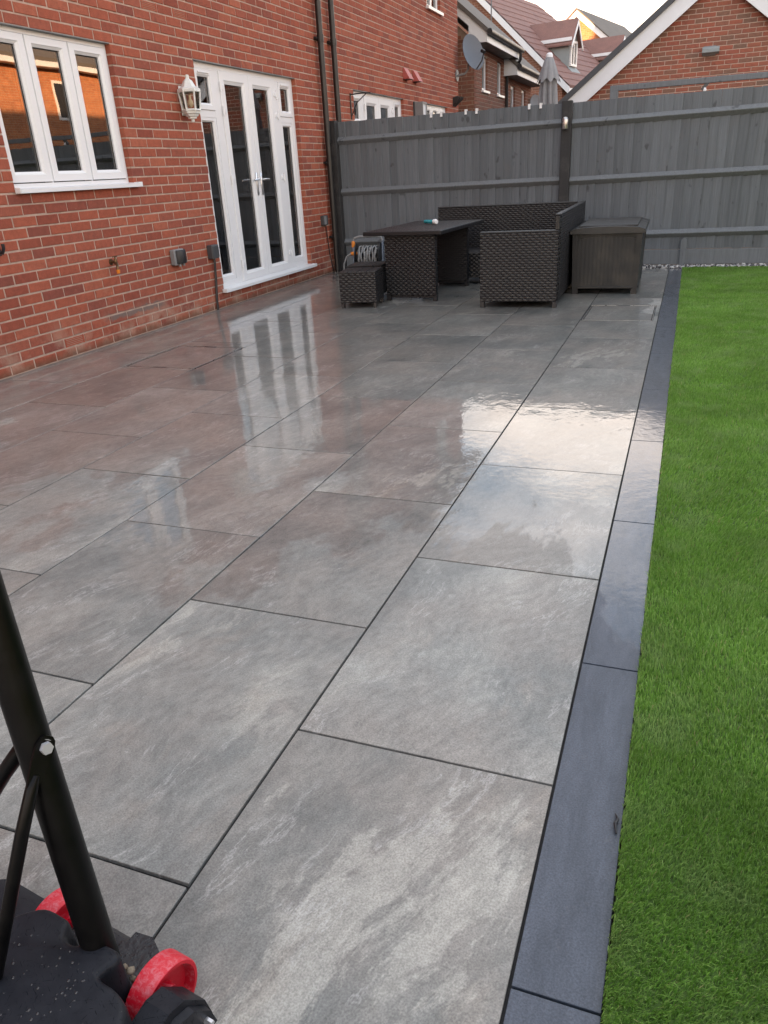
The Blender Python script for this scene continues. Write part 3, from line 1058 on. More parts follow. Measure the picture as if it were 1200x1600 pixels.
def french_door(dy, lab=None):
    y0, y1, z0, z1 = DOOR
    y0, y1 = y0 + 0.001, y1 - 0.001
    m = MB()
    m.ring(y0 + dy, y1 + dy, z0 + 0.02, z1 - 0.002, [(0, F - 0.07), (0, F), (0.052, F), (0.055, F - 0.004), (0.055, F - 0.07)])
    for (a, b) in ((7.335, 7.462), (8.642, 8.722)):
        m.box(F - 0.07, F - 0.001, a + dy, b + dy, z0 + 0.07, z1 - 0.05)
    for (a, b) in ((7.03, 7.34), (8.716, 9.03)):
        m.box(F - 0.07, F - 0.002, a + dy, b + dy, 1.782, 1.842)
    d = hl(m).build('french_door', M_upvc, house)
    if lab:
        d['label'] = lab
    # slim steel lintel over the frame
    li = MB().box(F - 0.05, W - 0.004, y0 + dy, y1 + dy, z1 - 0.0015, z1 + 0.004)
    hl(li).build('lintel', M_greypl, d)
    for (a, b, ga, gb_) in ((7.464, 8.034, 7.575, 7.915), (8.037, 8.640, 8.150, 8.475)):
        sash(d, a, b, 0.20, 2.205, ga, gb_, 0.288, 2.092, F + 0.010, dy, 'door_leaf')
        pane(d, ga, gb_, 0.288, 2.092, F - 0.022, dy)
    for (a, b, ga, gb_) in ((7.034, 7.334, 7.090, 7.283), (8.724, 9.024, 8.776, 8.968)):
        sash(d, a, b, 0.24, 1.782, ga, gb_, 0.306, 1.742, F - 0.004, dy, 'side_light')
        pane(d, ga, gb_, 0.306, 1.742, F - 0.03, dy)
        sash(d, a - 0.004, b + 0.004, 1.845, 2.193, ga, gb_, 1.905, 2.130, F + 0.006, dy, 'top_vent')
        pane(d, ga, gb_, 1.905, 2.130, F - 0.026, dy)
        tv = MB().cbox(F, F + 0.016, a + dy + 0.05, b + dy - 0.05, 2.158, 2.172, 0.003)
        hl(tv).build('trickle_vent', M_upvc, d)
    for hy, zs in ((7.463, (2.06, 1.85, 1.21, 0.37)), (8.641, (2.06, 1.85, 1.21, 0.37))):
        sg = 1 if hy < 8 else -1
        for hz in zs:
            hm = MB()
            hm.cyl((F + 0.018, hy + dy, hz - 0.045), (F + 0.018, hy + dy, hz + 0.045), 0.010, None, 10)
            hm.cbox(F, F + 0.018, min(hy, hy + sg * 0.062) + dy, max(hy, hy + sg * 0.062) + dy, hz - 0.024, hz + 0.024, 0.004)
            hl(hm).build('hinge', M_upvc, d, 40)
    for hy, sg in ((7.985, -1), (8.088, 1)):
        hm = MB()
        hm.cbox(F + 0.010, F + 0.020, hy + dy - 0.014, hy + dy + 0.014, 1.04, 1.27, 0.004)
        hm.cyl((F + 0.02, hy + dy, 1.20), (F + 0.058, hy + dy, 1.20), 0.010, None, 10)
        hm.tube([(F + 0.052, hy + dy, 1.20), (F + 0.056, hy + dy + sg * 0.05, 1.200), (F + 0.050, hy + dy + sg * 0.12, 1.197)], [0.010, 0.0095, 0.008], 8)
        hl(hm).build('handle', M_chrome, d, 50)
    s = MB()
    s.extrude([(F - 0.07, y0 - 0.0 + dy, 0.167), (F - 0.07, y0 + dy, 0.187), (W + 0.01, y0 + dy, 0.182), (W + 0.055, y0 + dy, 0.172), (W + 0.055, y0 + dy, 0.146), (W + 0.048, y0 + dy, 0.146), (W + 0.048, y0 + dy, 0.165)],
              (0, y1 - y0, 0))
    s.cbox(W + 0.001, W + 0.056, y0 - 0.045 + dy, y0 - 0.0005 + dy, 0.146, 0.183, 0.003)
    s.cbox(W + 0.001, W + 0.056, y1 + 0.0005 + dy, y1 + 0.06 + dy, 0.146, 0.183, 0.003)
    hl(s).build('sill', M_upvc, d)
    return d


french_door(0.0)
french_door(DOFF, 'neighbouring french doors showing only above the fence')


def casement(dy, name_label=None):
    y0, y1, z0, z1 = WIN
    y0, y1 = y0 + 0.001, y1 - 0.001
    m = MB()
    m.ring(y0 + dy, y1 + dy, z0 + 0.012, z1 - 0.002, [(0, F - 0.07), (0, F), (0.028, F), (0.03, F - 0.004), (0.03, F - 0.07)])
    for c in (4.915, 5.352):
        m.box(F - 0.07, F - 0.002, c - 0.008 + dy, c + 0.008 + dy, z0 + 0.035, z1 - 0.03)
    w = hl(m).build('window', M_upvc, house)
    if name_label:
        w['label'] = name_label
    li = MB().box(F - 0.05, W - 0.004, y0 + dy, y1 + dy, z1 - 0.0015, z1 + 0.004)
    hl(li).build('lintel', M_greypl, w)
    for (a, b, ga, gb_) in ((4.510, 4.908, 4.565, 4.828), (4.922, 5.345, 4.995, 5.265), (5.359, 5.772, 5.435, 5.695)):
        sash(w, a, b, 1.268, 2.215, ga, gb_, 1.338, 2.148, F + 0.012, dy)
        pane(w, ga, gb_, 1.338, 2.148, F - 0.02, dy)
    s = MB()
    s.extrude([(F - 0.05, y0 + dy, 1.215), (F - 0.05, y0 + dy, 1.236), (W + 0.01, y0 + dy, 1.232), (W + 0.05, y0 + dy, 1.224), (W + 0.05, y0 + dy, 1.198), (W + 0.043, y0 + dy, 1.198), (W + 0.043, y0 + dy, 1.213)], (0, y1 - y0, 0))
    s.cbox(W + 0.001, W + 0.051, y0 - 0.012 + dy, y0 - 0.0005 + dy, 1.197, 1.235, 0.003)
    s.cbox(W + 0.001, W + 0.051, y1 + 0.0005 + dy, y1 + 0.055 + dy, 1.197, 1.235, 0.003)
    hl(s).build('sill', M_upvc, w)


casement(0.0)
casement(9.68, 'neighbouring window showing only its head above the fence')


def small_window(parent, y0, y1, z0, z1, x, inv, mull=1):
    m = MB()
    m.ring(y0, y1, z0, z1, [(0, x - 0.06), (0, x), (0.05, x), (0.06, x - 0.01), (0.06, x - 0.06)])
    for k in range(mull):
        c = y0 + (y1 - y0) * (k + 1) / (mull + 1)
        m.box(x - 0.06, x - 0.002, c - 0.03, c + 0.03, z0 + 0.05, z1 - 0.05)
    w = m.xf(inv).build('window', M_upvc, parent)
    MB().box(x - 0.035, x - 0.03, y0 + 0.05, y1 - 0.05, z0 + 0.05, z1 - 0.05).xf(inv).build('pane', M_glass, w)
    MB().box(x - 0.06, x + 0.10, y0 - 0.05, y1 + 0.05, z0 - 0.045, z0 - 0.001).xf(inv).build('sill', M_upvc, w)
    return w


small_window(house, 14.335, 15.115, 3.705, 4.795, F, HINV, 1)
small_window(house, 7.205, 8.395, 3.705, 4.795, F, HINV, 2)
# roller blind and worktop clutter inside the kitchen window
hl(MB().box(W - 0.34, W - 0.335, 4.5, 5.78, 2.02, 2.3)).build('roller_blind', plain('blind', (0.35, 0.33, 0.30), 0.8), house)
hl(MB().box(-5.4, W - 0.31, 3.42, 6.33, 0.86, 0.90).box(-5.35, W - 0.31, 3.42, 6.33, 0.12, 0.86)).build('worktop', M_floor_in, house)

# ------------------------------------------------------------------ things on the house wall
def downpipe(x, y, z0, z1, lab, bends=None):
    t = thing('downpipe', lab, 'downpipe', (x, y, z0), 0, 'black downpipes')
    m = MB().cyl((0, 0, 0), (0, 0, z1 - z0), 0.036, None, 16)
    m.build('pipe', M_pipe, t, 40)
    for zc in (0.45, 1.35, 2.72, 4.2):
        if z0 + 0.1 < zc < z1 - 0.1:
            c = MB().cyl((0, 0, zc - z0 - 0.035), (0, 0, zc - z0 + 0.035), 0.043, None, 16)
            c.cbox(-0.065, -0.02, -0.055, 0.055, zc - z0 - 0.014, zc - z0 + 0.014, 0.003)
            c.build('pipe_clip', M_pipe, t, 40)
    return t


downpipe(W + 0.066, 9.74, 0.0, 4.95, 'black downpipe on the patio side of the fence')
downpipe(W + 0.066, 10.13, -0.05, 4.95, 'black downpipe running down behind the fence')


def lantern(x, y, z):
    t = thing('wall_lantern', 'white half lantern with glass panes beside the french doors', 'wall lamp', (x, y, z))
    MB().cbox(0, 0.012, -0.035, 0.035, 0.06, 0.30, 0.004).build('back_plate', M_lant, t)
    arm = MB().tube([(0.01, 0, 0.27), (0.05, 0, 0.30), (0.085, 0, 0.30)], 0.011, 8)
    arm.build('arm', M_lant, t, 40)
    cx = 0.088
    n = 6
    Mx = Matrix.Translation((cx, 0, 0)) @ Matrix.Rotation(PI / 6, 4, 'Z')
    MB().lathe([(0.0, 0.385), (0.016, 0.382), (0.018, 0.352), (0.022, 0.348), (0.040, 0.335), (0.056, 0.305), (0.066, 0.288), (0.104, 0.268), (0.104, 0.258), (0.0, 0.258)], n, Mx).build('roof_cap', M_lant, t)
    MB().lathe([(0.0, 0.092), (0.074, 0.092), (0.076, 0.074), (0.060, 0.062), (0.056, 0.050), (0.040, 0.044), (0.038, 0.030), (0.016, 0.026), (0.015, 0.004), (0.0, 0.0)], n, Mx).build('base_finial', M_lant, t)
    cage = MB()
    for k in range(n):
        a = PI / 6 + k * PI / 3
        c, s = math.cos(a), math.sin(a)
        cage.tube([(cx + c * 0.078, s * 0.078, 0.088), (cx + c * 0.097, s * 0.097, 0.262)], 0.0085, 6)
    for (r, z_) in ((0.080, 0.098), (0.096, 0.250)):
        for k in range(n):
            a, b = PI / 6 + k * PI / 3, PI / 6 + (k + 1) * PI / 3
            cage.tube([(cx + math.cos(a) * r, math.sin(a) * r, z_), (cx + math.cos(b) * r, math.sin(b) * r, z_)], 0.010, 6)
    cage.build('cage', M_lant, t)
    for k in range(n):
        a, b = PI / 6 + k * PI / 3, PI / 6 + (k + 1) * PI / 3
        MB().add([(cx + math.cos(a) * 0.074, math.sin(a) * 0.074, 0.098), (cx + math.cos(b) * 0.074, math.sin(b) * 0.074, 0.098), (cx + math.cos(b) * 0.091, math.sin(b) * 0.091, 0.255), (cx + math.cos(a) * 0.091, math.sin(a) * 0.091, 0.255)], [(0, 1, 2, 3)]).build('pane', M_lglass, t)
    MB().lathe([(0.0, 0.118), (0.014, 0.125), (0.026, 0.15), (0.024, 0.172), (0.012, 0.19), (0.012, 0.222), (0.0, 0.224)], 12, Matrix.Translation((cx, 0, 0))).build('bulb', M_bulb, t, 60)
    return t


M_lant = plain('cream_white_metal', (0.70, 0.72, 0.70), 0.4, 0.08, 20)
M_lglass = glass_mat('lantern_glass', 1.35, (0.85, 0.83, 0.78))
M_bulb = plain('bulb', (0.75, 0.62, 0.45), 0.25, 0.05)
lantern(W, 6.70, 1.712)

# garden tap
t = thing('garden_tap', 'brass garden tap with orange hose connector on the brick wall', 'tap', (W, 5.32, 0.64))
M_brass = plain('old_brass', (0.16, 0.10, 0.055), 0.38, 0.3, 30, metal=0.8)
M_orange = plain('orange_plastic', (0.72, 0.22, 0.02), 0.4, 0.1)
m = MB().cyl((0, 0, 0), (0.05, 0, 0), 0.011, None, 10).cyl((0.05, 0, -0.02), (0.05, 0, 0.025), 0.015, 0.012, 10)
m.cyl((0.0, 0, 0), (0.006, 0, 0), 0.024, None, 12)
m.tube([(0.05, 0, -0.005), (0.085, -0.03, -0.012), (0.10, -0.05, -0.035), (0.10, -0.052, -0.06)], 0.011, 8)
m.build('tap_body', M_brass, t, 40)
MB().cyl((0.05, 0, 0.02), (0.05, 0, 0.042), 0.006, None, 8).cbox(0.046, 0.054, -0.03, 0.03, 0.038, 0.046, 0.002).build('handle', M_brass, t, 40)
MB().cyl((0.10, -0.052, -0.055), (0.10, -0.052, -0.085), 0.016, 0.013, 10).build('hose_connector', M_orange, t, 40)

# weatherproof socket
t = thing('outdoor_socket', 'grey weatherproof socket box with dark cover between tap and french doors', 'socket', (W, 6.22, 0.575))
MB().cbox(0.0, 0.055, -0.085, 0.075, -0.065, 0.075, 0.008).build('back_box', M_greypl, t)
m = MB().lathe([(0.072, -0.055), (0.074, -0.05), (0.074, 0.065), (0.068, 0.075)], 14, Matrix.Translation((0.045, 0.005, 0)) @ Matrix.Diagonal((0.75, 0.95, 0.92, 1)), -PI / 2, PI / 2)
m.add([(0.045 + 0.0, 0.005 - 0.07, 0.062), (0.045, 0.005 + 0.07, 0.062), (0.098, 0.005 + 0.03, 0.066), (0.098, 0.005 - 0.03, 0.066)], [(0, 3, 2, 1)])
m.build('cover', M_blackpl, t, 30)
for dy in (-0.03, 0.03):
    MB().cyl((0.06, dy, -0.075), (0.06, dy, -0.045), 0.014, 0.012, 10).build('cable_gland', M_greypl, t, 40)

t = thing('cable_box', 'small black cable box with lead dropping to the ground by the french doors', 'junction box', (W, 6.83, 0.565))
MB().cbox(0.0, 0.06, -0.075, 0.055, -0.065, 0.065, 0.006).build('box_body', M_dkgrey, t)
MB().cbox(0.06, 0.066, -0.065, 0.045, -0.055, 0.055, 0.003).build('lid', M_dkgrey, t)
MB().tube([(0.03, -0.005, -0.06), (0.03, -0.01, -0.12), (0.022, -0.02, -0.3), (0.02, -0.045, -0.45), (0.022, -0.055, -0.563)], 0.012, 8).build('cable', M_blackpl, t, 40)

t = thing('cable_box', 'small grey cable box with thin lead, between french doors and fence', 'junction box', (W, 9.54, 0.67))
MB().cbox(0.0, 0.05, -0.08, 0.055, -0.06, 0.06, 0.006).build('box_body', M_dkgrey, t)
MB().cbox(0.05, 0.056, -0.07, 0.0, -0.05, 0.05, 0.003).build('lid', M_greypl, t)
MB().tube([(0.02, 0.03, -0.055), (0.016, 0.06, -0.2), (0.014, 0.10, -0.42), (0.014, 0.16, -0.60), (0.014, 0.19, -0.668)], 0.006, 6).build('cable', M_blackpl, t, 40)

t = thing('wall_bracket', 'small black hose bracket at the left edge under the kitchen window', 'bracket', (W, 4.18, 0.86))
MB().cbox(0.0, 0.012, -0.03, 0.03, -0.05, 0.05, 0.003).build('plate', M_blackpl, t)
MB().tube([(0.01, 0, -0.02), (0.05, 0, -0.03), (0.07, 0, 0.0), (0.07, 0, 0.03)], 0.012, 8).build('hook', M_blackpl, t, 40)

for yy, lab in ((13.07, 'red cowled extractor vent nearer the french doors'), (13.55, 'red cowled extractor vent nearer the wall corner')):
    t = thing('extractor_vent', lab, 'vent', (W, yy, 2.60), 0, 'red cowl vents above the fence')
    MB().extrude([(0.0, -0.10, -0.07), (0.0, -0.10, 0.09), (0.015, -0.10, 0.09), (0.11, -0.10, -0.07)], (0, 0.2, 0)).build('cowl', M_terra2, t)
    MB().box(0.001, 0.1, -0.09, 0.09, -0.074, -0.0705).build('grille', M_gasket, t)

t = thing('security_light', 'black wedge floodlight near the far corner of the red brick wall', 'light', (W, 15.95, 2.38))
MB().extrude([(0.0, -0.1, -0.10), (0.0, -0.1, 0.06), (0.16, -0.1, 0.06), (0.14, -0.1, 0.02)], (0, 0.22, 0)).build('lamp_body', M_blackpl, t)
MB().cbox(0.03, 0.10, -0.06, 0.06, 0.0605, 0.075, 0.004).build('mount', M_blackpl, t)

t = thing('hanging_bracket', 'black iron hanging bracket beside the neighbouring french doors', 'bracket', (W, 10.72, 2.0))
MB().cbox(0.0, 0.012, -0.012, 0.012, -0.12, 0.20, 0.003).build('wall_bar', M_blackpl, t)
MB().tube([(0.01, 0, 0.18), (0.16, 0, 0.185), (0.30, 0, 0.18)], 0.008, 6).tube([(0.01, 0, -0.08), (0.10, 0, 0.08), (0.24, 0, 0.178)], 0.007, 6).build('arm', M_blackpl, t, 40)

t = thing('wall_light_box', 'grey framed box light between neighbouring french doors and window', 'wall lamp', (W, 13.55, 1.72))
MB().cbox(0.0, 0.03, -0.13, 0.13, 0.0, 0.52, 0.004).build('back_plate', M_dkgrey, t)
MB().cbox(0.031, 0.15, -0.10, 0.10, 0.03, 0.49, 0.004).build('diffuser', M_paint, t)
MB().ring(-0.12, 0.12, 0.01, 0.51, [(0, 0.032), (0, 0.165), (0.03, 0.165), (0.03, 0.1505)]).build('lamp_frame', M_greypl, t)

# satellite dish on the far corner
t = thing('satellite_dish', 'dark grey satellite dish on an arm at the far corner of the red brick house', 'satellite dish', (W, 16.15, 2.82))
MB().cyl((0.0, 0, 0), (0.02, 0, 0), 0.10, None, 14).build('wall_plate', M_greypl, t, 40)
MB().tube([(0.02, 0, 0), (0.16, 0.02, 0.02), (0.22, 0.04, 0.10), (0.24, 0.05, 0.36)], 0.02, 8).build('arm', M_greypl, t, 40)
dn = Vector((0.80, -0.50, 0.28)).normalized()
Md = Matrix.Translation((0.30, 0.05, 0.36)) @ dn.to_track_quat('Z', 'Y').to_matrix().to_4x4() @ Matrix.Diagonal((0.88, 1.05, 1, 1))
prof = [(0.0, 0.0)] + [(r, 0.42 * r * r) for r in (0.06, 0.12, 0.18, 0.23, 0.27, 0.30)] + [(0.305, 0.030), (0.27, 0.018), (0.18, 0.0), (0.0, -0.02)]
MB().lathe(prof, 28, Md).build('reflector', plain('dish_grey', (0.115, 0.125, 0.145), 0.5, 0.06), t, 50)
MB().tube([tuple(Md @ Vector((0.0, -0.29, 0.03))), tuple(Md @ Vector((0.0, -0.22, 0.20))), tuple(Md @ Vector((0.0, -0.10, 0.30)))], 0.012, 6).build('feed_arm', M_dkgrey, t, 40)
MB().cyl(tuple(Md @ Vector((0, -0.12, 0.31))), tuple(Md @ Vector((0, -0.07, 0.25))), 0.030, 0.036, 10).build('receiver', M_blackpl, t, 40)

# ------------------------------------------------------------------ back fence
FY = 9.95
fence = thing('garden_fence', 'grey stained featheredge fence behind the rattan furniture', 'fence', (0, FY, 0))
board_meshes = []
for k in range(5):
    wv = 0.101 + 0.006 * rnd.random()
    m = MB()
    b = 0.002
    top = 1.62 + 0.0
    y_l, y_r = -0.003, -0.020    # featheredge: thin at one side, thick at the other
    prof = [(-wv / 2, y_l), (-wv / 2 + b, y_l - 0.001), (wv / 2 - b, y_r), (wv / 2, y_r + 0.002), (wv / 2, 0.006), (-wv / 2, 0.006)]
    m.extrude([(x, y, 0) for x, y in prof], (0, 0, top))
    board_meshes.append(m.mesh('fence_board', M_fence))


def boards(parent, x0, x1, ybase=0.0):
    n = int(round((x1 - x0) / 0.0985))
    st = (x1 - x0) / n
    for k in range(n):
        o = link('fence_board', board_meshes[rnd.randrange(5)], parent,
                 (x0 + st * (k + 0.5), ybase + rnd.uniform(-0.002, 0.002) + (0.0035 if k % 2 else 0.0), 0.195 + rnd.uniform(-0.006, 0.004)), (0, 0, rnd.uniform(-0.012, 0.012)))
        o.rotation_euler.y = rnd.uniform(-0.003, 0.003)


def rail_geo(x0, x1, z, dz=0.0):
    m = MB()
    pr = [(-0.016, 0.045), (-0.058, 0.004), (-0.056, -0.004), (-0.016, -0.045)]
    va = [(x0, y, z + q) for y, q in pr]
    vb = [(x1, y, z + dz + q) for y, q in pr]
    n = 4
    return m.add(va + vb, [(i, (i + 1) % n, n + (i + 1) % n, n + i) for i in range(n)] + [(3, 2, 1, 0), (4, 5, 6, 7)])


bays = [(-4.325, -1.478), (-1.362, 1.50), (1.615, 4.48)]
for bi, (a, b) in enumerate(bays):
    boards(fence, a, b)
    for z in (1.595, 0.985, 0.36):
        rail_geo(a, b, z, 0.012 if bi == 0 else 0.02).build('fence_rail', M_rail, fence)
    MB().cbox(a, b, -0.022, 0.004, 0.022, 0.185, 0.003).build('gravel_board', M_rail, fence)
    cx = (a + b) / 2 + (-0.085 if bi == 1 else 0)
    MB().extrude([(cx - 0.032, -0.062, 0.0), (cx + 0.032, -0.062, 0.0), (cx + 0.032, -0.062, 0.29), (cx, -0.062, 0.325), (cx - 0.032, -0.062, 0.29)], (0, 0.038, 0)).build('centre_stump', M_rail, fence)
for px, wd in ((-4.377, 0.095), (-1.42, 0.112), (1.557, 0.112), (4.53, 0.1)):
    MB().cbox(px - wd / 2, px + wd / 2, -0.085, 0.02, -0.2, 1.832, 0.004).build('fence_post', M_post, fence)

# hooks over the fence top
hk = [-3.064, -2.934, -2.628, -2.494, -1.864, -1.730]
hk_l = ['nearest the house wall', 'second from the house wall', 'third from the house wall', 'fourth from the house wall', 'fifth from the house wall', 'nearest the fence post']
hm = MB().cbox(-0.014, 0.014, -0.026, -0.0215, -0.045, 0.012, 0.001).box(-0.014, 0.014, -0.0213, 0.016, 0.008, 0.012).box(-0.014, 0.014, 0.0162, 0.020, -0.04, 0.012).cbox(-0.013, 0.013, -0.040, -0.0265, -0.045, -0.036, 0.002)
hme = hm.mesh('fence_hook', M_upvc)
for x, l in zip(hk, hk_l):
    o = link('fence_hook', hme, None, (x, FY - 0.001, 1.822))
    tag(o, 'white plastic hook over the fence top, ' + l, 'hook', 'white hooks on the fence')

t = thing('post_light', 'stainless steel spotlight on the black fence post', 'light', (-1.425, FY - 0.085, 1.60))
MB().cbox(-0.02, 0.02, -0.012, 0.0, -0.02, 0.06, 0.003).build('mount', M_steel, t)
MB().lathe([(0.0, 0.068), (0.018, 0.064), (0.032, 0.05), (0.036, 0.03), (0.036, -0.055), (0.033, -0.06), (0.029, -0.055), (0.0, -0.05)], 18, Matrix.Translation((0, -0.046, 0))).build('lamp_body', M_steel, t, 50)

# side fence on the far side of the lawn (outside the frame, mirrored in the kitchen window)
sf = thing('side_fence', 'brown side fence beyond the lawn, mirrored in the kitchen window', 'fence', (5.15, 0, 0))
for k in range(4):
    ya = -3.0 + k * 3.2
    m = MB()
    nb = 21
    for q in range(nb):
        y0 = ya + q * 3.1 / nb
        m.box(-0.01 + 0.004 * (q % 2), 0.01, y0 + 0.001, y0 + 3.1 / nb - 0.001, 0.05, 1.78)
    m.build('board_panel', M_fence_b, sf)
    MB().cbox(-0.06, -0.0105, ya, ya + 3.1, 0.95, 1.03, 0.004).cbox(-0.06, -0.0105, ya, ya + 3.1, 1.5, 1.58, 0.004).build('fence_rail', M_fence_b, sf)
    MB().cbox(-0.05, 0.05, ya + 3.105, ya + 3.195, 0.0, 1.85, 0.004).build('fence_post', M_fence_b, sf)

# ------------------------------------------------------------------ rattan furniture
def weave(mb, O, U, V, N, w, h, row=0.0215, per=0.058, amp=0.0023):
    O, U, V, N = Vector(O), Vector(U).normalized(), Vector(V).normalized(), Vector(N).normalized()
    nr = max(1, int(round(h / row)))
    rh = h / nr
    st = per / 5
    nu = max(2, int(math.ceil(w / st)))
    base = len(mb.v)
    for j in range(nr):
        vc = (j + 0.5) * rh
        ph = (j % 2) * PI + rnd.uniform(-0.15, 0.15)
        o = len(mb.v)
        for i in range(nu + 1):
            u = w * i / nu
            c = math.cos(2 * PI * u / per + ph)
            n0 = amp * (1.2 + c)
            for (dv, dn) in ((-0.47, -0.004), (0.0, 0.0), (0.47, -0.004)):
                mb.v.append(tuple(O + U * u + V * (vc + dv * rh) + N * (n0 + dn + 0.0015)))
        for i in range(nu):
            for q in range(2):
                a = o + i * 3 + q
                mb.f.append((a, a + 3, a + 4, a + 1))
    return mb


def wbox(parent, name, x0, x1, y0, y1, z0, z1, faces='fblrt', rz=0):
    """a rattan panel or carcass: dark core with woven strands on its faces"""
    core = MB().cbox(x0, x1, y0, y1, z0, z1, 0.004).build(name, M_wick_bk, parent)
    m = MB()
    e = 0.0
    if 'f' in faces:
        weave(m, (x0, y0, z0), (1, 0, 0), (0, 0, 1), (0, -1, 0), x1 - x0, z1 - z0)
    if 'b' in faces:
        weave(m, (x1, y1, z0), (-1, 0, 0), (0, 0, 1), (0, 1, 0), x1 - x0, z1 - z0)
    if 'l' in faces:
        weave(m, (x0, y1, z0), (0, -1, 0), (0, 0, 1), (-1, 0, 0), y1 - y0, z1 - z0)
    if 'r' in faces:
        weave(m, (x1, y0, z0), (0, 1, 0), (0, 0, 1), (1, 0, 0), y1 - y0, z1 - z0)
    if 't' in faces:
        weave(m, (x0, y0, z1), (1, 0, 0), (0, 1, 0), (0, 0, 1), x1 - x0, y1 - y0)
    wv = m.build('weave', M_wicker, core, 60)
    return core


def rim(parent, pts, r=0.011):
    MB().tube(pts, r, 8).build('edge_braid', M_wicker, parent, 40)


sofa = thing('corner_sofa', 'black rattan corner sofa with no cushions in front of the fence', 'sofa', (-1.4, 8.1, 0), math.radians(1.2))
sx, sy = -1.4, 8.1


def sb(name, x0, x1, y0, y1, z0, z1, faces):
    return wbox(sofa, name, x0 - sx, x1 - sx, y0 - sy, y1 - sy, z0, z1, faces)


sb('arm_panel', -1.755, -1.06, 7.02, 7.09, 0.055, 0.645, 'fblr')
MB().cbox(-1.757 - sx, -1.06 - sx, 7.013 - sy, 7.097 - sy, 0.646, 0.662, 0.005).build('arm_cap', M_wicker, sofa)
sb('back_panel', -1.092, -1.055, 7.093, 9.13, 0.055, 0.775, 'flr')
MB().cbox(-1.097 - sx, -1.050 - sx, 7.03 - sy, 9.20 - sy, 0.777, 0.793, 0.005).build('back_cap', M_wicker, sofa)
MB().cbox(-1.092 - sx, -1.055 - sx, 7.03 - sy, 7.0925 - sy, 0.663, 0.776, 0.004).build('back_end', M_wicker, sofa)
sb('back_panel', -2.73, -1.055, 9.135, 9.20, 0.055, 0.775, 'fbl')
MB().cbox(-2.735 - sx, -1.135 - sx, 9.125 - sy, 9.207 - sy, 0.777, 0.793, 0.005).build('back_cap', M_wicker, sofa)
sb('seat_base', -1.75, -1.127, 7.092, 8.55, 0.07, 0.33, 'lt')
sb('seat_base', -2.70, -1.127, 8.552, 9.133, 0.07, 0.33, 'flt')
for (x, y) in ((-1.735, 7.04), (-1.075, 7.04), (-1.075, 8.2), (-1.075, 9.17), (-2.71, 9.17), (-2.68, 8.58), (-1.9, 8.58)):
    MB().cbox(x - sx - 0.02, x - sx + 0.02, y - sy - 0.02, y - sy + 0.02, 0.0, 0.0545, 0.003).build('leg', M_blackpl, sofa)

tbl = thing('dining_table', 'black rattan table with woven end panels and overhanging top', 'table', (-2.5, 7.9, 0), math.radians(-3))
wbox(tbl, 'end_panel', -0.265, 0.265, -0.53, -0.48, 0.055, 0.63, 'fblr')
wbox(tbl, 'end_panel', -0.265, 0.265, 0.48, 0.53, 0.055, 0.63, 'fblr')
top = wbox(tbl, 'table_top', -0.455, 0.345, -0.60, 0.80, 0.632, 0.664, 't')
for (a, b, c, d) in ((-0.462, 0.352, -0.612, -0.596), (-0.462, 0.352, 0.796, 0.812), (-0.466, -0.451, -0.61, 0.81), (0.341, 0.356, -0.61, 0.81)):
    MB().cbox(a, b, c, d, 0.630, 0.669, 0.006).build('edge_trim', M_wicker, tbl)
for y in (-0.505, 0.505):
    for x in (-0.25, 0.25):
        MB().cbox(x - 0.02, x + 0.02, y - 0.022, y + 0.022, 0.0, 0.0545, 0.003).build('leg', M_blackpl, tbl)
    MB().cbox(-0.229, 0.229, y - 0.012, y + 0.012, 0.03, 0.0545, 0.003).build('foot_rail', M_blackpl, tbl)


def stool(lab, x, y, rz):
    t = thing('footstool', lab, 'stool', (x, y, 0), rz, 'rattan footstools')
    wbox(t, 'stool_body', -0.18, 0.18, -0.18, 0.18, 0.05, 0.325, 'fblr')
    for k in range(4):
        MB().cbox(-0.185 + k * 0.093, -0.185 + k * 0.093 + 0.09, -0.186, 0.186, 0.326, 0.340, 0.003).build('top_slat', M_wicker, t)
    for sx_ in (-1, 1):
        for sy_ in (-1, 1):
            MB().cbox(sx_ * 0.162 - 0.015, sx_ * 0.162 + 0.015, sy_ * 0.162 - 0.015, sy_ * 0.162 + 0.015, 0, 0.0495, 0.002).build('leg', M_blackpl, t)


stool('small black rattan footstool in front of the table', -2.955, 7.12, math.radians(9))
stool('small black rattan footstool partly hidden behind the front footstool', -3.075, 7.62, math.radians(7))

# spray bottle lying on the table
t = thing('spray_bottle', 'small teal bottle with white cap lying on the rattan table', 'bottle', (-2.54, 8.11, 0.675 + 0.022), math.radians(-38))
M_teal = plain('teal_plastic', (0.02, 0.30, 0.36), 0.25, 0.08)
Mx = Matrix.Rotation(PI / 2, 4, 'Y')
MB().lathe([(0.0, -0.10), (0.017, -0.10), (0.020, -0.09), (0.020, 0.04), (0.013, 0.06), (0.0, 0.06)], 14, Mx).build('bottle_body', M_teal, t, 40)
MB().lathe([(0.0, 0.061), (0.022, 0.061), (0.028, 0.07), (0.028, 0.10), (0.02, 0.115), (0.0, 0.117)], 14, Mx).build('cap', M_upvc, t, 40)

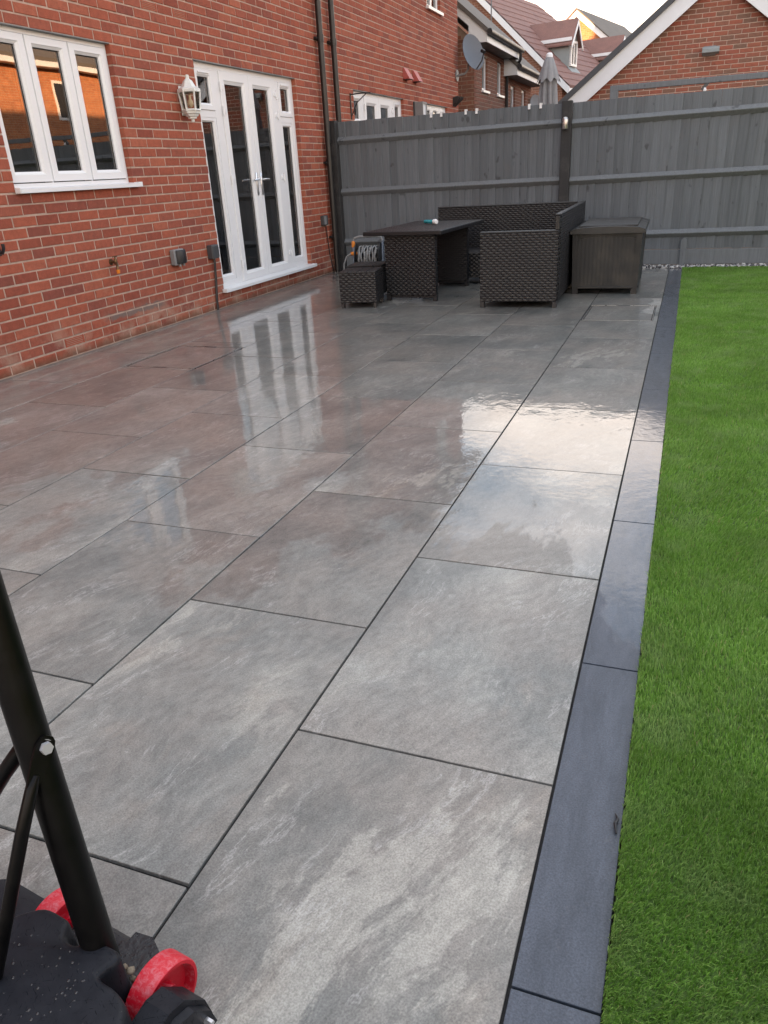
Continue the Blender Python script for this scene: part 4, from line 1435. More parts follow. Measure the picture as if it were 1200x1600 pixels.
# deck storage box
db = thing('storage_box', 'dark brown plastic garden storage box beside the sofa', 'storage box', (-0.708, 8.39, 0), math.radians(1.0))
hx, hy = 0.318, 0.585
body = MB()
tp = 0.012
vs = []
for z, g in ((0.055, tp), (0.555, 0.0)):
    vs += [(-hx + g + 0.02, -hy + g + 0.02, z), (hx - g - 0.02, -hy + g + 0.02, z), (hx - g - 0.02, hy - g - 0.02, z), (-hx + g + 0.02, hy - g - 0.02, z)]
body.add(vs, [(3, 2, 1, 0), (4, 5, 6, 7), (0, 1, 5, 4), (1, 2, 6, 5), (2, 3, 7, 6), (3, 0, 4, 7)])
body.build('body', M_deck, db)
for sx_ in (-1, 1):
    for sy_ in (-1, 1):
        m = MB()
        x0, y0 = sx_ * hx, sy_ * hy
        x1, y1 = sx_ * (hx - 0.055), sy_ * (hy - 0.055)
        q = []
        for z, g in ((0.0, tp + 0.002), (0.556, -0.002)):
            q += [(x0 - sx_ * g, y0 - sy_ * g, z), (x1 - sx_ * g, y0 - sy_ * g, z), (x1 - sx_ * g, y1 - sy_ * g, z), (x0 - sx_ * g, y1 - sy_ * g, z)]
        fs = [(3, 2, 1, 0), (4, 5, 6, 7), (0, 1, 5, 4), (1, 2, 6, 5), (2, 3, 7, 6), (3, 0, 4, 7)]
        if sx_ * sy_ < 0:
            fs = [tuple(reversed(f)) for f in fs]
        m.add(q, fs)
        m.build('corner_leg', M_deck, db)
def fluted(u0, u1, z0, z1, arch):
    """flat moulded panel with shallow upright flutes: (u, depth, z)"""
    m = MB()
    n = 84
    for i in range(n + 1):
        u = u0 + (u1 - u0) * i / n
        d = 0.0007 * (0.5 + 0.5 * math.cos(2 * PI * i / 6))
        zt = z1 - arch * ((2 * i / n - 1) ** 2)
        m.v += [(u, d, z0), (u, d, zt), (u, d - 0.012, zt), (u, d - 0.012, z0)]
    for i in range(n):
        for k in range(4):
            a_, b_ = i * 4 + k, i * 4 + (k + 1) % 4
            m.f.append((a_, a_ + 4, b_ + 4, b_))
    m.f += [(0, 1, 2, 3), (n * 4 + 3, n * 4 + 2, n * 4 + 1, n * 4)]
    return m


for sg in (-1, 1):
    m = fluted(-hx + 0.056, hx - 0.056, 0.075, 0.535, 0.028)
    m.xf(Matrix(((1, 0, 0, 0), (0, sg, 0, sg * (hy - 0.012)), (0, 0, 1, 0), (0, 0, 0, 1)))).build('panel', M_deck, db)
    m = fluted(-hy + 0.056, hy - 0.056, 0.075, 0.535, 0.02)
    m.xf(Matrix(((0, sg, 0, sg * (hx - 0.012)), (1, 0, 0, 0), (0, 0, 1, 0), (0, 0, 0, 1)))).build('panel', M_deck, db)
    MB().cbox(-hx + 0.056, hx - 0.056, sg * (hy - 0.016) - 0.011, sg * (hy - 0.016) + 0.011, 0.052, 0.074, 0.004).build('panel_rail', M_deck, db)
    MB().cbox(sg * (hx - 0.016) - 0.011, sg * (hx - 0.016) + 0.011, -hy + 0.056, hy - 0.056, 0.052, 0.074, 0.004).build('panel_rail', M_deck, db)
lid = MB()
nx = 12
prof = []
for k in range(nx + 1):
    x = -hx - 0.022 + (2 * hx + 0.044) * k / nx
    prof.append((x, 0.622 - 0.018 * (x / (hx + 0.022)) ** 2 - (0.012 if k in (0, nx) else 0)))
poly = [(x, -hy - 0.03, z) for x, z in prof] + [(hx + 0.022, -hy - 0.03, 0.560), (-hx - 0.022, -hy - 0.03, 0.560)]
lid.extrude(poly, (0, 2 * hy + 0.06, 0))
lo = lid.build('lid', M_deck2, db)
MB().cbox(-hx + 0.05, hx - 0.05, -hy + 0.07, hy - 0.07, 0.600, 0.6275, 0.004).build('lid_panel', M_deck, lo)

# hose reel
hr = thing('hose_reel', 'hose reel with pale hose and orange connectors behind the footstools', 'hose reel', (-3.42, 8.5, 0), math.radians(12))
M_hose = plain('pale_hose', (0.24, 0.245, 0.245), 0.45, 0.12, 30)
M_bluegr = plain('blue_grey_metal', (0.16, 0.20, 0.26), 0.4, 0.1)
for sx_ in (-0.17, 0.17):
    MB().tube([(sx_, -0.16, 0.012), (sx_, -0.10, 0.02), (sx_, 0.0, 0.50), (sx_, 0.10, 0.02), (sx_, 0.16, 0.012)], 0.011, 8).build('side_frame', M_bluegr, hr, 40)
    MB().lathe([(0.03, -0.006), (0.165, -0.006), (0.17, 0.0), (0.165, 0.006), (0.03, 0.006), (0.03, -0.006)], 24, Matrix.Translation((sx_ * 0.82, 0, 0.30)) @ Matrix.Rotation(PI / 2, 4, 'Y')).build('drum_disc', M_blackpl, hr, 40)
MB().tube([(-0.17, 0, 0.49), (-0.155, 0, 0.525), (-0.10, 0, 0.54), (0.10, 0, 0.54), (0.155, 0, 0.525), (0.17, 0, 0.49)], 0.012, 8).build('handle', M_hose, hr, 40)
MB().cyl((-0.14, 0, 0.30), (0.14, 0, 0.30), 0.06, None, 14).build('drum', M_blackpl, hr, 40)
pts = []
for k in range(26 * 14):
    a = 2 * PI * k / 26
    lay = 0.115 + 0.017 * ((k // (26 * 7)))
    u = (k % (26 * 7)) / (26 * 7)
    xx = -0.11 + 0.22 * (u if (k // (26 * 7)) % 2 == 0 else 1 - u) + 0.008 * math.sin(a * 0.5 + k)
    pts.append((xx, lay * math.cos(a), 0.30 + lay * math.sin(a)))
MB().tube(pts, 0.0095, 6).build('hose_coil', M_hose, hr, 60)
MB().tube([(-0.15, -0.03, 0.36), (-0.20, -0.04, 0.36), (-0.25, -0.05, 0.33), (-0.285, -0.06, 0.25), (-0.29, -0.06, 0.12), (-0.27, -0.05, 0.013), (-0.10, -0.15, 0.012)], 0.010, 8).build('hose_end', M_hose, hr, 50)
for c in ((-0.165, -0.032, 0.36), (-0.172, 0.0, 0.455)):
    MB().lathe([(0.0, -0.04), (0.014, -0.04), (0.022, -0.02), (0.022, 0.02), (0.014, 0.04), (0.0, 0.04)], 12, Matrix.Translation(c) @ (Matrix.Rotation(PI / 2, 4, 'Y') if c[2] < 0.4 else Matrix.Identity(4))).build('hose_connector', M_orange, hr, 40)

# ------------------------------------------------------------------ garage gable behind the fence
GX, GY, GAP, GS = 0.12, 16.7, 4.34, 0.784
gar = thing('garage', 'brick garage gable with white bargeboards behind the fence', 'garage', (GX, GY, 0))
GI = Matrix.Translation((-GX, -GY, 0))


def gline(x):
    return GAP - GS * abs(x - GX)


HWG = 2.62
m = MB()
m.extrude([(GX - HWG, GY + 0.006, -0.06), (GX + HWG, GY + 0.006, -0.06), (GX + HWG, GY + 0.006, gline(GX + HWG) - 0.2), (GX, GY + 0.006, GAP - 0.2), (GX - HWG, GY + 0.006, gline(GX - HWG) - 0.2)], (0, 5.5, 0))
gw = m.xf(GI).build('wall', M_mortar_g, gar)
SWAP = Matrix(((0, 1, 0, 0), (-1, 0, 0, 0), (0, 0, 1, 0), (0, 0, 0, 1)))     # local (depth, along, up) -> world (x = along, -y = depth)
gcand = []
grest = MB()
for (a, b, za, zb, full) in brick_rects(GX - HWG, GX + HWG, 0, GAP, [], lambda a, b, za, zb: zb < gline((a + b) / 2) - 0.27):
    p = project((0.5 * (a + b), GY, 0.5 * (za + zb)))
    if full and p and 850 < p[0] < 1210 and -8 < p[1] < 175 and za > 2.2:
        gcand.append((a, b, za, zb))
    else:
        brick_geo(grest, a, b, za, zb, -0.08, 0.0)
gfull = MB()
brick_geo(gfull, -BL / 2, BL / 2, -BH / 2, BH / 2, -0.08, 0.0)
gfm = gfull.xf(SWAP).mesh('brick', M_brick_g)
for n_, (a, b, za, zb) in enumerate(gcand):
    if n_ < 298:
        link('brick', gfm, gw, ((a + b) / 2 - GX, rnd.uniform(-0.0015, 0.0015), (za + zb) / 2))
    else:
        brick_geo(grest, a, b, za, zb, -0.08, 0.0)
o = grest.xf(Matrix.Translation((-GX, 0, 0)) @ SWAP).build('brickwork', M_brick_g, gw)
o['kind'] = 'stuff'
for sg in (-1, 1):
    xo = GX + sg * (HWG + 0.22)
    def gl2(x, d):
        return (x, GY - 0.14, GAP - GS * abs(x - GX) - d)
    MB().extrude([gl2(GX, 0.12), gl2(xo, 0.12), gl2(xo, 0.44), gl2(GX, 0.44)], (0, 0.03, 0)).xf(GI).build('bargeboard', M_paint, gar)
    q = [(GX, GY - 0.19, GAP), (xo, GY - 0.19, GAP - GS * (HWG + 0.22)), (xo, GY - 0.19, GAP - GS * (HWG + 0.22) - 0.118), (GX, GY - 0.19, GAP - 0.118)]
    MB().extrude(q, (0, 5.9, 0)).xf(GI).build('roof_slope', M_verge, gar)
    MB().box(min(GX + sg * HWG, xo), max(GX + sg * HWG, xo), GY - 0.10, GY + 5.5, gline(xo) - 0.30, gline(xo) - 0.13).xf(GI).build('soffit', M_paint, gar)

t = thing('bulkhead_light', 'small grey bulkhead light on the garage gable', 'wall lamp', (0.075, GY, 2.86))
MB().cbox(-0.12, 0.10, -0.055, 0.0, -0.075, 0.075, 0.012).build('lamp_base', M_greypl, t)
MB().extrude([(-0.13, -0.06, -0.06), (-0.13, -0.13, -0.03), (-0.13, -0.13, 0.02), (-0.13, -0.06, 0.06)], (0.28, 0, 0)).build('lamp_cover', M_lead, t)

# grey timber frame behind the fence
t = thing('timber_frame', 'grey painted timber rail on a post behind the fence, before the garage', 'frame', (-0.95, 10.35, 0))
MB().cbox(-0.045, 0.045, -0.045, 0.045, 0.0, 1.915, 0.004).build('post', M_rail, t)
MB().cbox(-0.05, 3.4, -0.024, 0.024, 1.9155, 1.975, 0.004).build('top_rail', M_rail, t)
MB().cbox(3.3, 3.39, -0.045, 0.045, 0.0, 1.915, 0.004).build('post', M_rail, t)
MB().extrude([(0.98, -0.02, 1.915), (1.03, -0.02, 1.915), (0.97, -0.02, 1.84), (0.94, -0.02, 1.86)], (0, 0.04, 0)).build('bracket', M_dkgrey, t)
MB().lathe([(0.0, -0.03), (0.014, -0.024), (0.018, 0.0), (0.01, 0.022), (0.0, 0.024)], 10, Matrix.Translation((0.985, -0.03, 1.85))).build('bulb', M_upvc, t, 60)

# closed parasol next door
t = thing('parasol', 'closed grey parasol with white tip standing behind the fence', 'parasol', (-2.075, 12.5, 0))
M_cloth = plain('grey_canvas', (0.25, 0.255, 0.265), 0.85, 0.12, 14, 0.002, 90)
MB().cyl((0, 0, 0.08), (0, 0, 2.52), 0.022, None, 10).build('pole', M_dkgrey, t, 40)
MB().lathe([(0.0, 0.0), (0.24, 0.0), (0.24, 0.05), (0.06, 0.08), (0.03, 0.20), (0.0, 0.20)], 20).build('base', M_dkgrey, t, 40)


def folded(prof, nf, n, depth, ph):
    m = MB()
    for (r, z, k) in prof:
        for i in range(n):
            a = 2 * PI * i / n
            f = math.cos(nf * a + ph + 1.4 * z)
            rr = r * (1 + depth * k * (f - 0.25 * math.cos(2 * nf * a + 0.7)))
            m.v.append((rr * math.cos(a), rr * math.sin(a), z + (-0.035 * k * f if z == prof[-1][1] else 0)))
    for j in range(len(prof) - 1):
        for i in range(n):
            m.f.append((j * n + i, (j + 1) * n + i, (j + 1) * n + (i + 1) % n, j * n + (i + 1) % n))
    return m


folded([(0.05, 2.48, 0.1), (0.085, 2.40, 0.4), (0.105, 2.25, 0.9), (0.12, 2.05, 1), (0.13, 1.85, 1), (0.135, 1.6, 1), (0.14, 1.35, 1), (0.12, 1.1, 1)], 8, 64, 0.24, 0.4).build('canopy', M_cloth, t, 70)
folded([(0.035, 2.575, 0), (0.06, 2.55, 0.1), (0.10, 2.44, 0.3), (0.135, 2.33, 0.5), (0.155, 2.27, 0.8)], 8, 64, 0.16, 0.4).build('vent_cap', M_cloth, t, 70)
MB().lathe([(0.0, 2.625), (0.03, 2.62), (0.046, 2.60), (0.05, 2.565), (0.0, 2.56)], 14).build('tip', M_upvc, t, 50)

# ------------------------------------------------------------------ brown brick houses further on
def brown_house(y0, y1, ez, lab, ws, far_end):
    t = thing('terraced_house', lab, 'house', (W, y0, 0), 0, 'brown brick houses beyond the red wall')
    I = Matrix.Translation((-W, -y0, 0))
    hs = [(a, b, c, d) for (a, b, c, d) in ws]
    m = MB()
    pierced(m, y0 + 0.02, y1, -0.06, ez + 0.02, hs, W - 0.006, W - 0.25)
    w = m.xf(I).build('wall', M_mortar_b, t)
    bb = MB()
    for (a, b, za, zb, full) in brick_rects(y0 + 0.004, y1, 1.2, ez + 0.02, hs):
        brick_geo(bb, a, b, za, zb, W - 0.09, W)
    o = bb.xf(I).build('brickwork', M_brick_b, w)
    o['kind'] = 'stuff'
    # end wall facing the camera
    pitch = 0.84
    xr = -8.3
    zr = ez + 0.2 + pitch * (W - xr)
    m = MB()
    m.extrude([(W - 0.25, y0 + 0.006, -0.06), (W - 0.006, y0 + 0.006, -0.06), (W - 0.006, y0 + 0.006, ez + 0.05), (xr, y0 + 0.006, zr - 0.2), (-12.1, y0 + 0.006, ez + 0.05), (-12.1, y0 + 0.006, -0.06)], (0, 0.2, 0))
    e = m.xf(I).build('end_wall', M_mortar_b, t)
    be = MB()
    for (a, b, za, zb, full) in brick_rects(-7.0, W - 0.003, 1.2, ez + 2.6, [], lambda a, b, za, zb: zb < ez - 0.05 + pitch * (W - (a + b) / 2)):
        brick_geo(be, a, b, za, zb, -0.09, 0.0)
    o = be.xf(Matrix.Translation((-W, 0, 0)) @ SWAP).build('brickwork', M_brick_bx, e)
    o['kind'] = 'stuff'
    MB().box(-12.1, -11.9, y0 + 0.21, y1, -0.06, ez).box(-11.9, W - 0.25, y1 - 0.2, y1 - 0.002, -0.06, ez).xf(I).build('rear_wall', M_far_br, t)
    # roof, verge, box end, fascia, gutter
    xe, ze = W + 0.30, ez + 0.16
    yv0 = y0 - 0.22
    def rz(x):
        return ze + pitch * (xe - x)
    MB().extrude([(xe + 0.04, yv0 - 0.03, rz(xe + 0.04)), (xr, yv0 - 0.03, rz(xr)), (xr, yv0 - 0.03, rz(xr) + 0.09), (xe + 0.04, yv0 - 0.03, rz(xe + 0.04) + 0.09)], (0, y1 - yv0 + 0.2, 0)).xf(I).build('roof', M_roof_gr, t)
    MB().extrude([(xr, yv0, rz(xr)), (-12.4, yv0, rz(xr) - pitch * (12.4 + xr)), (-12.4, yv0, rz(xr) - pitch * (12.4 + xr) + 0.09), (xr, yv0, rz(xr) + 0.09)], (0, y1 - yv0 + 0.17, 0)).xf(I).build('roof', M_roof_gr, t)
    MB().extrude([(xe, yv0, ez - 0.02), (xe, yv0, rz(xe) - 0.003), (xr, yv0, rz(xr) - 0.003), (xr, yv0, rz(xr) - 0.17), (W - 0.06, yv0, rz(W - 0.06) - 0.17), (W - 0.06, yv0, ez - 0.02)], (0, 0.03, 0)).xf(I).build('bargeboard', M_paint, t)
    MB().box(W + 0.002, xe - 0.001, yv0 + 0.032, y1 + 0.1, ez - 0.02, ez).xf(I).build('soffit', M_dkgrey, t)
    MB().box(xe + 0.001, xe + 0.025, yv0 + 0.001, y1 + 0.1, ez - 0.022, ez + 0.15).xf(I).build('fascia', M_paint, t)
    gm = MB().lathe([(0.058, 0.0), (0.058, y1 - yv0 + 0.15)], 10, Matrix.Translation((xe + 0.085, yv0 - 0.05, ez + 0.17)) @ Matrix.Rotation(-PI / 2, 4, 'X'), 0, PI)
    gm2 = MB().tube([(xe + 0.085, yv0 - 0.05, ez + 0.15), (xe + 0.085, y1 + 0.1, ez + 0.15)], 0.055, 10)
    gm2.xf(I).build('gutter', M_blackpl, t, 50)
    for (a, b, c, d) in ws:
        small_window(t, a + 0.002, b - 0.002, c + 0.05, d - 0.002, W - 0.05, I, 0)
    return t


hB = brown_house(17.53, 20.56, 3.50, 'brown brick house with white eaves nearest the red brick wall', [(18.20, 18.72, 2.66, 3.34), (19.68, 20.22, 2.66, 3.40)], True)
hC = brown_house(20.60, 23.9, 3.16, 'lower brown brick house stepping down behind the first', [(21.2, 21.75, 2.3, 3.0), (22.6, 23.15, 2.3, 3.0)], True)
t = thing('downpipe', 'black swan-necked downpipe between the two brown brick houses', 'downpipe', (W + 0.05, 20.5, 0), 0, 'black downpipes')
MB().tube([(0.335, -0.08, 3.64), (0.335, -0.08, 3.45), (0.30, -0.06, 3.40), (0.04, 0, 3.25), (0.0, 0, 3.2), (0, 0, 1.0), (0, 0, 0)], 0.036, 10).build('pipe', M_blackpl, t, 40)
t = thing('aerial', 'thin pale aerial pole above the brown brick house roof', 'aerial', (-5.0, 21.4, 3.9))
MB().cyl((0, 0, 0), (0, 0, 1.75), 0.017, None, 6).build('pole', M_greypl, t)
MB().cyl((-0.1, 0, 1.72), (0.75, 0.3, 1.66), 0.012, None, 6).build('boom', M_greypl, t)
for k in range(6):
    MB().cyl((0.05 + k * 0.12, 0.05 + 0.04 * k - 0.16, 1.71 - 0.008 * k), (0.05 + k * 0.12, 0.05 + 0.04 * k + 0.16, 1.71 - 0.008 * k), 0.006, None, 5).build('element', M_greypl, t)

# second small dish, half hidden by the parasol
t = thing('satellite_dish', 'pale satellite dish on the brown brick wall half hidden by the parasol', 'satellite dish', (W, 23.75, 2.55))
MB().tube([(0, 0, 0), (0.12, 0, 0), (0.16, 0, 0.05)], 0.02, 6).build('arm', M_greypl, t)
Md = Matrix.Translation((0.2, -0.05, 0.08)) @ dn.to_track_quat('Z', 'Y').to_matrix().to_4x4() @ Matrix.Diagonal((0.9, 1.05, 1, 1))
MB().lathe([(r, 0.42 * r * r) for r in (0.0, 0.08, 0.16, 0.24, 0.30)] + [(0.30, 0.02), (0.15, -0.01), (0.0, -0.02)], 20, Md).build('reflector', M_greypl, t, 50)

# ------------------------------------------------------------------ house with dormers
hD = thing('dormer_house', 'house with pinkish tiled roof and two small gabled dormers', 'house', (-4.268, 30.0, 3.613), -math.radians(12))
SLP, XR, UL = 0.92, -3.9, 10.5
ZG = -3.67
m = MB()
m.extrude([(-0.25, 0.0, ZG), (-0.25, 0.0, 0.05), (XR, 0.0, -SLP * XR - 0.15), (2 * XR + 0.25, 0.0, 0.05), (2 * XR + 0.25, 0.0, ZG)], (0, 0.25, 0))
m.build('gable_wall', M_far_br, hD)
MB().box(-0.5, -0.252, 0.25, UL, ZG, 0.05).box(2 * XR + 0.25, 2 * XR + 0.5, 0.25, UL, ZG, 0.05).box(2 * XR + 0.5, -0.5, UL - 0.25, UL, ZG, 0.05).build('side_wall', M_far_br, hD)


def tiled(parent, xe, ze, xr, ya, yb, yra, yrb, slope, cs=0.26, th=0.028, mat=None):
    """roof slope in overlapping courses between the eave (xe) and the ridge (xr); the ends may rake"""
    L = abs(xr - xe)
    n = max(2, int(L / cs))
    sg = 1 if xr > xe else -1
    m = MB()
    for k in range(n):
        f0, f1 = k / n, min(1.0, (k + 1.25) / n)
        xa, xb = xe + sg * L * f0, xe + sg * L * f1
        za, zb = ze + slope * L * f0, ze + slope * L * f1
        y00, y01 = ya + (yra - ya) * f0, yb + (yrb - yb) * f0
        y10, y11 = ya + (yra - ya) * f1, yb + (yrb - yb) * f1
        m.add([(xa, y00, za + th), (xa, y01, za + th), (xb, y11, zb), (xb, y10, zb), (xa, y00, za - 0.02), (xa, y01, za - 0.02)],
              [(0, 1, 2, 3), (4, 5, 1, 0)] if sg < 0 else [(3, 2, 1, 0), (0, 1, 5, 4)])
    return m.build('tile_courses', mat or M_roof_pk, parent)


rD = MB().extrude([(0.05, -0.16, -0.10), (XR, -0.16, -SLP * XR - 0.05), (XR, -0.16, -SLP * XR - 0.02), (0.05, -0.16, -0.06)], (0, 6.5, 0)).build('roof', M_roof_pk, hD)
tiled(rD, 0.06, -0.05, XR, -0.18, UL, -0.18, 6.4, SLP, 0.25, 0.035)
tiled(rD, 2 * XR - 0.06, -0.05, XR, -0.18, UL, -0.18, 6.4, SLP, 0.25, 0.035)
MB().add([(0.06, UL, -0.05), (2 * XR - 0.06, UL, -0.05), (XR, 6.4, -SLP * XR)], [(0, 2, 1)]).build('roof_hip', M_roof_pk, hD)
m = MB()
def vl(x, d):
    return (x, -0.20, SLP * -x - d)
MB().extrude([vl(0.08, 0.02), vl(XR, 0.02), vl(XR, 0.26), vl(0.08, 0.26)], (0, 0.03, 0)).build('bargeboard', M_paint, hD)
MB().box(0.02, 0.05, -0.16, UL, -0.24, -0.11).build('fascia', M_paint, hD)
for du in (0.0, 5.6):
    ya, yb, zf, ze, za = 1.72 + du, 2.55 + du, 0.60, 1.56, 2.16
    ym = (ya + yb) / 2
    XF = -0.70
    d = MB().extrude([(XF, ya, zf), (XF, yb, zf), (XF, yb, ze), (XF, ym, za - 0.06), (XF, ya, ze)], (-0.06, 0, 0)).build('dormer', M_lead, hD)
    for y, s_ in ((ya, 1), (yb, -1)):
        MB().extrude([(XF - 0.061, y, zf + 0.02), (XF - 0.061, y, ze), (-(ze) / SLP - 0.05, y, ze)], (0, 0.05 * s_, 0)).build('cheek', M_lead, d)
        MB().box(XF - 0.9 * 1.15, XF + 0.12, y - 0.13 if s_ > 0 else y + 0.06, y - 0.06 if s_ > 0 else y + 0.13, ze - 0.05, ze + 0.06).build('eave_board', M_paint, d)
    for s_, ye in ((-1, ya - 0.15), (1, yb + 0.15)):
        xa, xb = XF + 0.15, -(za) / SLP - 0.1
        zlo = za - (za - ze) * (abs(ye - ym) / ((yb - ya) / 2))
        q = [(xa, ym, za + 0.02), (xb, ym, za + 0.02), (-(zlo) / SLP - 0.1, ye, zlo + 0.02), (xa, ye, zlo + 0.02)]
        MB().extrude(q, (0, 0, 0.06)).build('dormer_roof', M_roof_pk, d)
        MB().extrude([(xa + 0.005, ym, za + 0.018), (xa + 0.005, ye, zlo + 0.018), (xa + 0.005, ye, zlo - 0.09), (xa + 0.005, ym, za - 0.11)], (0.03, 0, 0)).build('bargeboard', M_paint, d)
    m = MB().ring(ya + 0.10, yb - 0.10, zf + 0.14, ze - 0.02, [(0, XF + 0.001), (0, XF + 0.06), (0.07, XF + 0.06), (0.075, XF + 0.03), (0.075, XF + 0.001)])
    m.box(XF + 0.001, XF + 0.05, ym - 0.03, ym + 0.03, zf + 0.2, ze - 0.08)
    wd = m.build('window', M_upvc, d)
    MB().add([(XF + 0.02, ya + 0.16, zf + 0.2), (XF + 0.02, yb - 0.16, zf + 0.2), (XF + 0.02, yb - 0.16, ze - 0.08), (XF + 0.02, ya + 0.16, ze - 0.08)], [(0, 1, 2, 3)]).build('pane', M_glass, wd)
    MB().add([(XF + 0.002, ya + 0.12, zf + 0.16), (XF + 0.002, yb - 0.12, zf + 0.16), (XF + 0.002, yb - 0.12, ze - 0.05), (XF + 0.002, ya + 0.12, ze - 0.05)], [(0, 1, 2, 3)]).build('blind', M_inner, wd)
    MB().extrude([(XF + 0.01, ya - 0.05, zf - 0.02), (XF + 0.16, ya - 0.05, zf - 0.09), (XF + 0.16, ya - 0.05, zf - 0.06), (XF + 0.01, ya - 0.05, zf + 0.10)], (0, yb - ya + 0.1, 0)).build('flashing', M_lead, d)

# ------------------------------------------------------------------ far sunlit gable
hE = thing('gable_house', 'far orange brick gable catching low sun above the dormer roofs', 'house', (-5.715, 42.0, 7.593), -math.radians(12))
SE, HE = 0.82, 3.4
m = MB()
m.extrude([(-HE, 0, -7.65), (HE, 0, -7.65), (HE, 0, -SE * HE - 0.1), (0, 0, -0.12), (-HE, 0, -SE * HE - 0.1)], (0, 7, 0))
m.build('wall', M_far_or, hE)
for sg in (-1, 1):
    xo = sg * (HE + 0.3)
    MB().extrude([(0, -0.22, -0.03), (xo, -0.22, -SE * (HE + 0.3) - 0.03), (xo, -0.22, -SE * (HE + 0.3) - 0.30), (0, -0.22, -0.30)], (0, 0.03, 0)).build('bargeboard', M_paint, hE)
    MB().extrude([(0, -0.26, 0.04), (xo, -0.26, -SE * (HE + 0.3) + 0.04), (xo, -0.26, -SE * (HE + 0.3) - 0.025), (0, -0.26, -0.025)], (0, 2.6, 0)).build('roof_slope', M_roof_pk if sg < 0 else M_roof_gr, hE)
    MB().extrude([(0, 2.345, 0.038), (xo, 2.345, -SE * (HE + 0.3) + 0.038), (xo, 2.345, -SE * (HE + 0.3) - 0.027), (0, 2.345, -0.027)], (0, 4.9, 0)).build('roof_slope', M_roof_gr, hE)

# ------------------------------------------------------------------ houses outside the frame (mirrored in the panes, or added to shade the dormer gable)
def plain_house(name, lab, x0, x1, y0, y1, ez, zr, mat, facing, wins, rmat):
    t = thing(name, lab, 'house', ((x0 + x1) / 2, (y0 + y1) / 2, 0))
    I = Matrix.Translation((-(x0 + x1) / 2, -(y0 + y1) / 2, 0))
    MB().box(x0, x1, y0, y1, -0.06, ez).xf(I).build('wall', mat, t)
    xm = (x0 + x1) / 2
    MB().extrude([(x0 - 0.35, y0 - 0.2, ez - 0.05), (xm, y0 - 0.2, zr), (x1 + 0.35, y0 - 0.2, ez - 0.05), (x1 + 0.35, y0 - 0.2, ez + 0.06), (xm, y0 - 0.2, zr + 0.12), (x0 - 0.35, y0 - 0.2, ez + 0.06)], (0, y1 - y0 + 0.4, 0)).xf(I).build('roof', rmat, t)
    for yy in (y0, y1 - 0.1):
        MB().extrude([(x0, yy, ez), (x1, yy, ez), (xm, yy, zr - 0.05)], (0, 0.1, 0)).xf(I).build('gable', mat, t)
    xf_ = x0 if facing < 0 else x1
    MB().box(min(xf_, xf_ + facing * 0.38), max(xf_, xf_ + facing * 0.38), y0, y1, ez - 0.22, ez - 0.06).xf(I).build('fascia', M_paint, t)
    for (a, b, c, d) in wins:
        g = MB().box(min(xf_ + facing * 0.002, xf_ + facing * 0.03), max(xf_ + facing * 0.002, xf_ + facing * 0.03), a, b, c, d).xf(I).build('window', M_upvc, t)
        MB().box(min(xf_ + facing * 0.031, xf_ + facing * 0.035), max(xf_ + facing * 0.031, xf_ + facing * 0.035), a + 0.08, b - 0.08, c + 0.08, d - 0.08).xf(I).build('pane', M_gasket, g)
    return t


plain_house('brick_house', 'orange brick house opposite, seen only mirrored in the kitchen window', 12.0, 19.5, 16.5, 27.0, 5.25, 8.6, M_far_or, -1, [(20.2, 20.9, 3.5, 4.7), (23.9, 24.6, 3.5, 4.7), (18.0, 19.2, 1.0, 2.2), (24.0, 25.6, 1.0, 2.2)], M_roof_gr)
plain_house('brick_house', 'brown brick house opposite, seen only mirrored in the french doors', 13.0, 20.5, 29.0, 48.0, 5.0, 8.2, M_far_br, -1, [(32, 33.2, 3.3, 4.5), (37, 38.2, 3.3, 4.5), (42, 43.2, 3.3, 4.5), (32, 34, 0.9, 2.2)], M_roof_gr)
plain_house('brick_house', 'added house row behind the red brick house, unseen, shading the dormer house gable', -30.0, -21.0, 2.0, 26.5, 7.4, 12.4, M_far_br, 1, [], M_roof_gr)  # unseen row added, its ridge height set to keep sun off the dormer gable

# ------------------------------------------------------------------ lawn scarifier in the foreground
ax = Vector((0.989, -0.145, 0)).normalized()
SCZ = math.atan2(ax.y, ax.x)
sc = thing('lawn_scarifier', 'black lawn scarifier with red wheels and tubular handle in the foreground', 'scarifier', (-0.762, 0.593, 0), SCZ)
SI = (Matrix.Translation((-0.762, 0.593, 0)) @ Matrix.Rotation(SCZ, 4, 'Z')).inverted()


def hood_material():
    t = NT('wet_black_hood')
    o = t.obj()
    n = t.noise(o, 30, 5, 0.6)
    # short stuck grass clippings
    cl = None
    for k, (rot, sc_) in enumerate(((0.4, (60, 420, 60)), (1.75, (70, 460, 60)), (2.6, (55, 400, 60)), (1.1, (64, 440, 60)))):
        v = t.mapping(t.mapping(o, rot=(0, 0, rot), loc=(k * 3.1, 0, 0)), scale=sc_)
        q = t.rng(t.noise(v, 1.0, 2, 0.5), 0.67, 0.71, 0, 0.6)
        cl = q if cl is None else t.math('MAXIMUM', cl, q)
    c = t.mix(t.rng(n, 0.3, 0.7), (0.012, 0.013, 0.017), (0.021, 0.0225, 0.028))
    c = t.mix(cl, c, (0.004, 0.005, 0.007))
    d = t.rng(t.noise(o, 150, 3, 0.7), 0.70, 0.78, 0, 0.25)
    c = t.mix(d, c, (0.16, 0.15, 0.13))
    t.P(Base_Color=c, Roughness=t.rng(n, 0.3, 0.7, 0.34, 0.52), Specular_IOR_Level=t.rng(cl, 0, 1, 0.14, 0.0), Normal=t.bump(t.math('ADD', cl, t.math('MULTIPLY', n, 0.15)), 0.4, 0.0004))
    return t.m


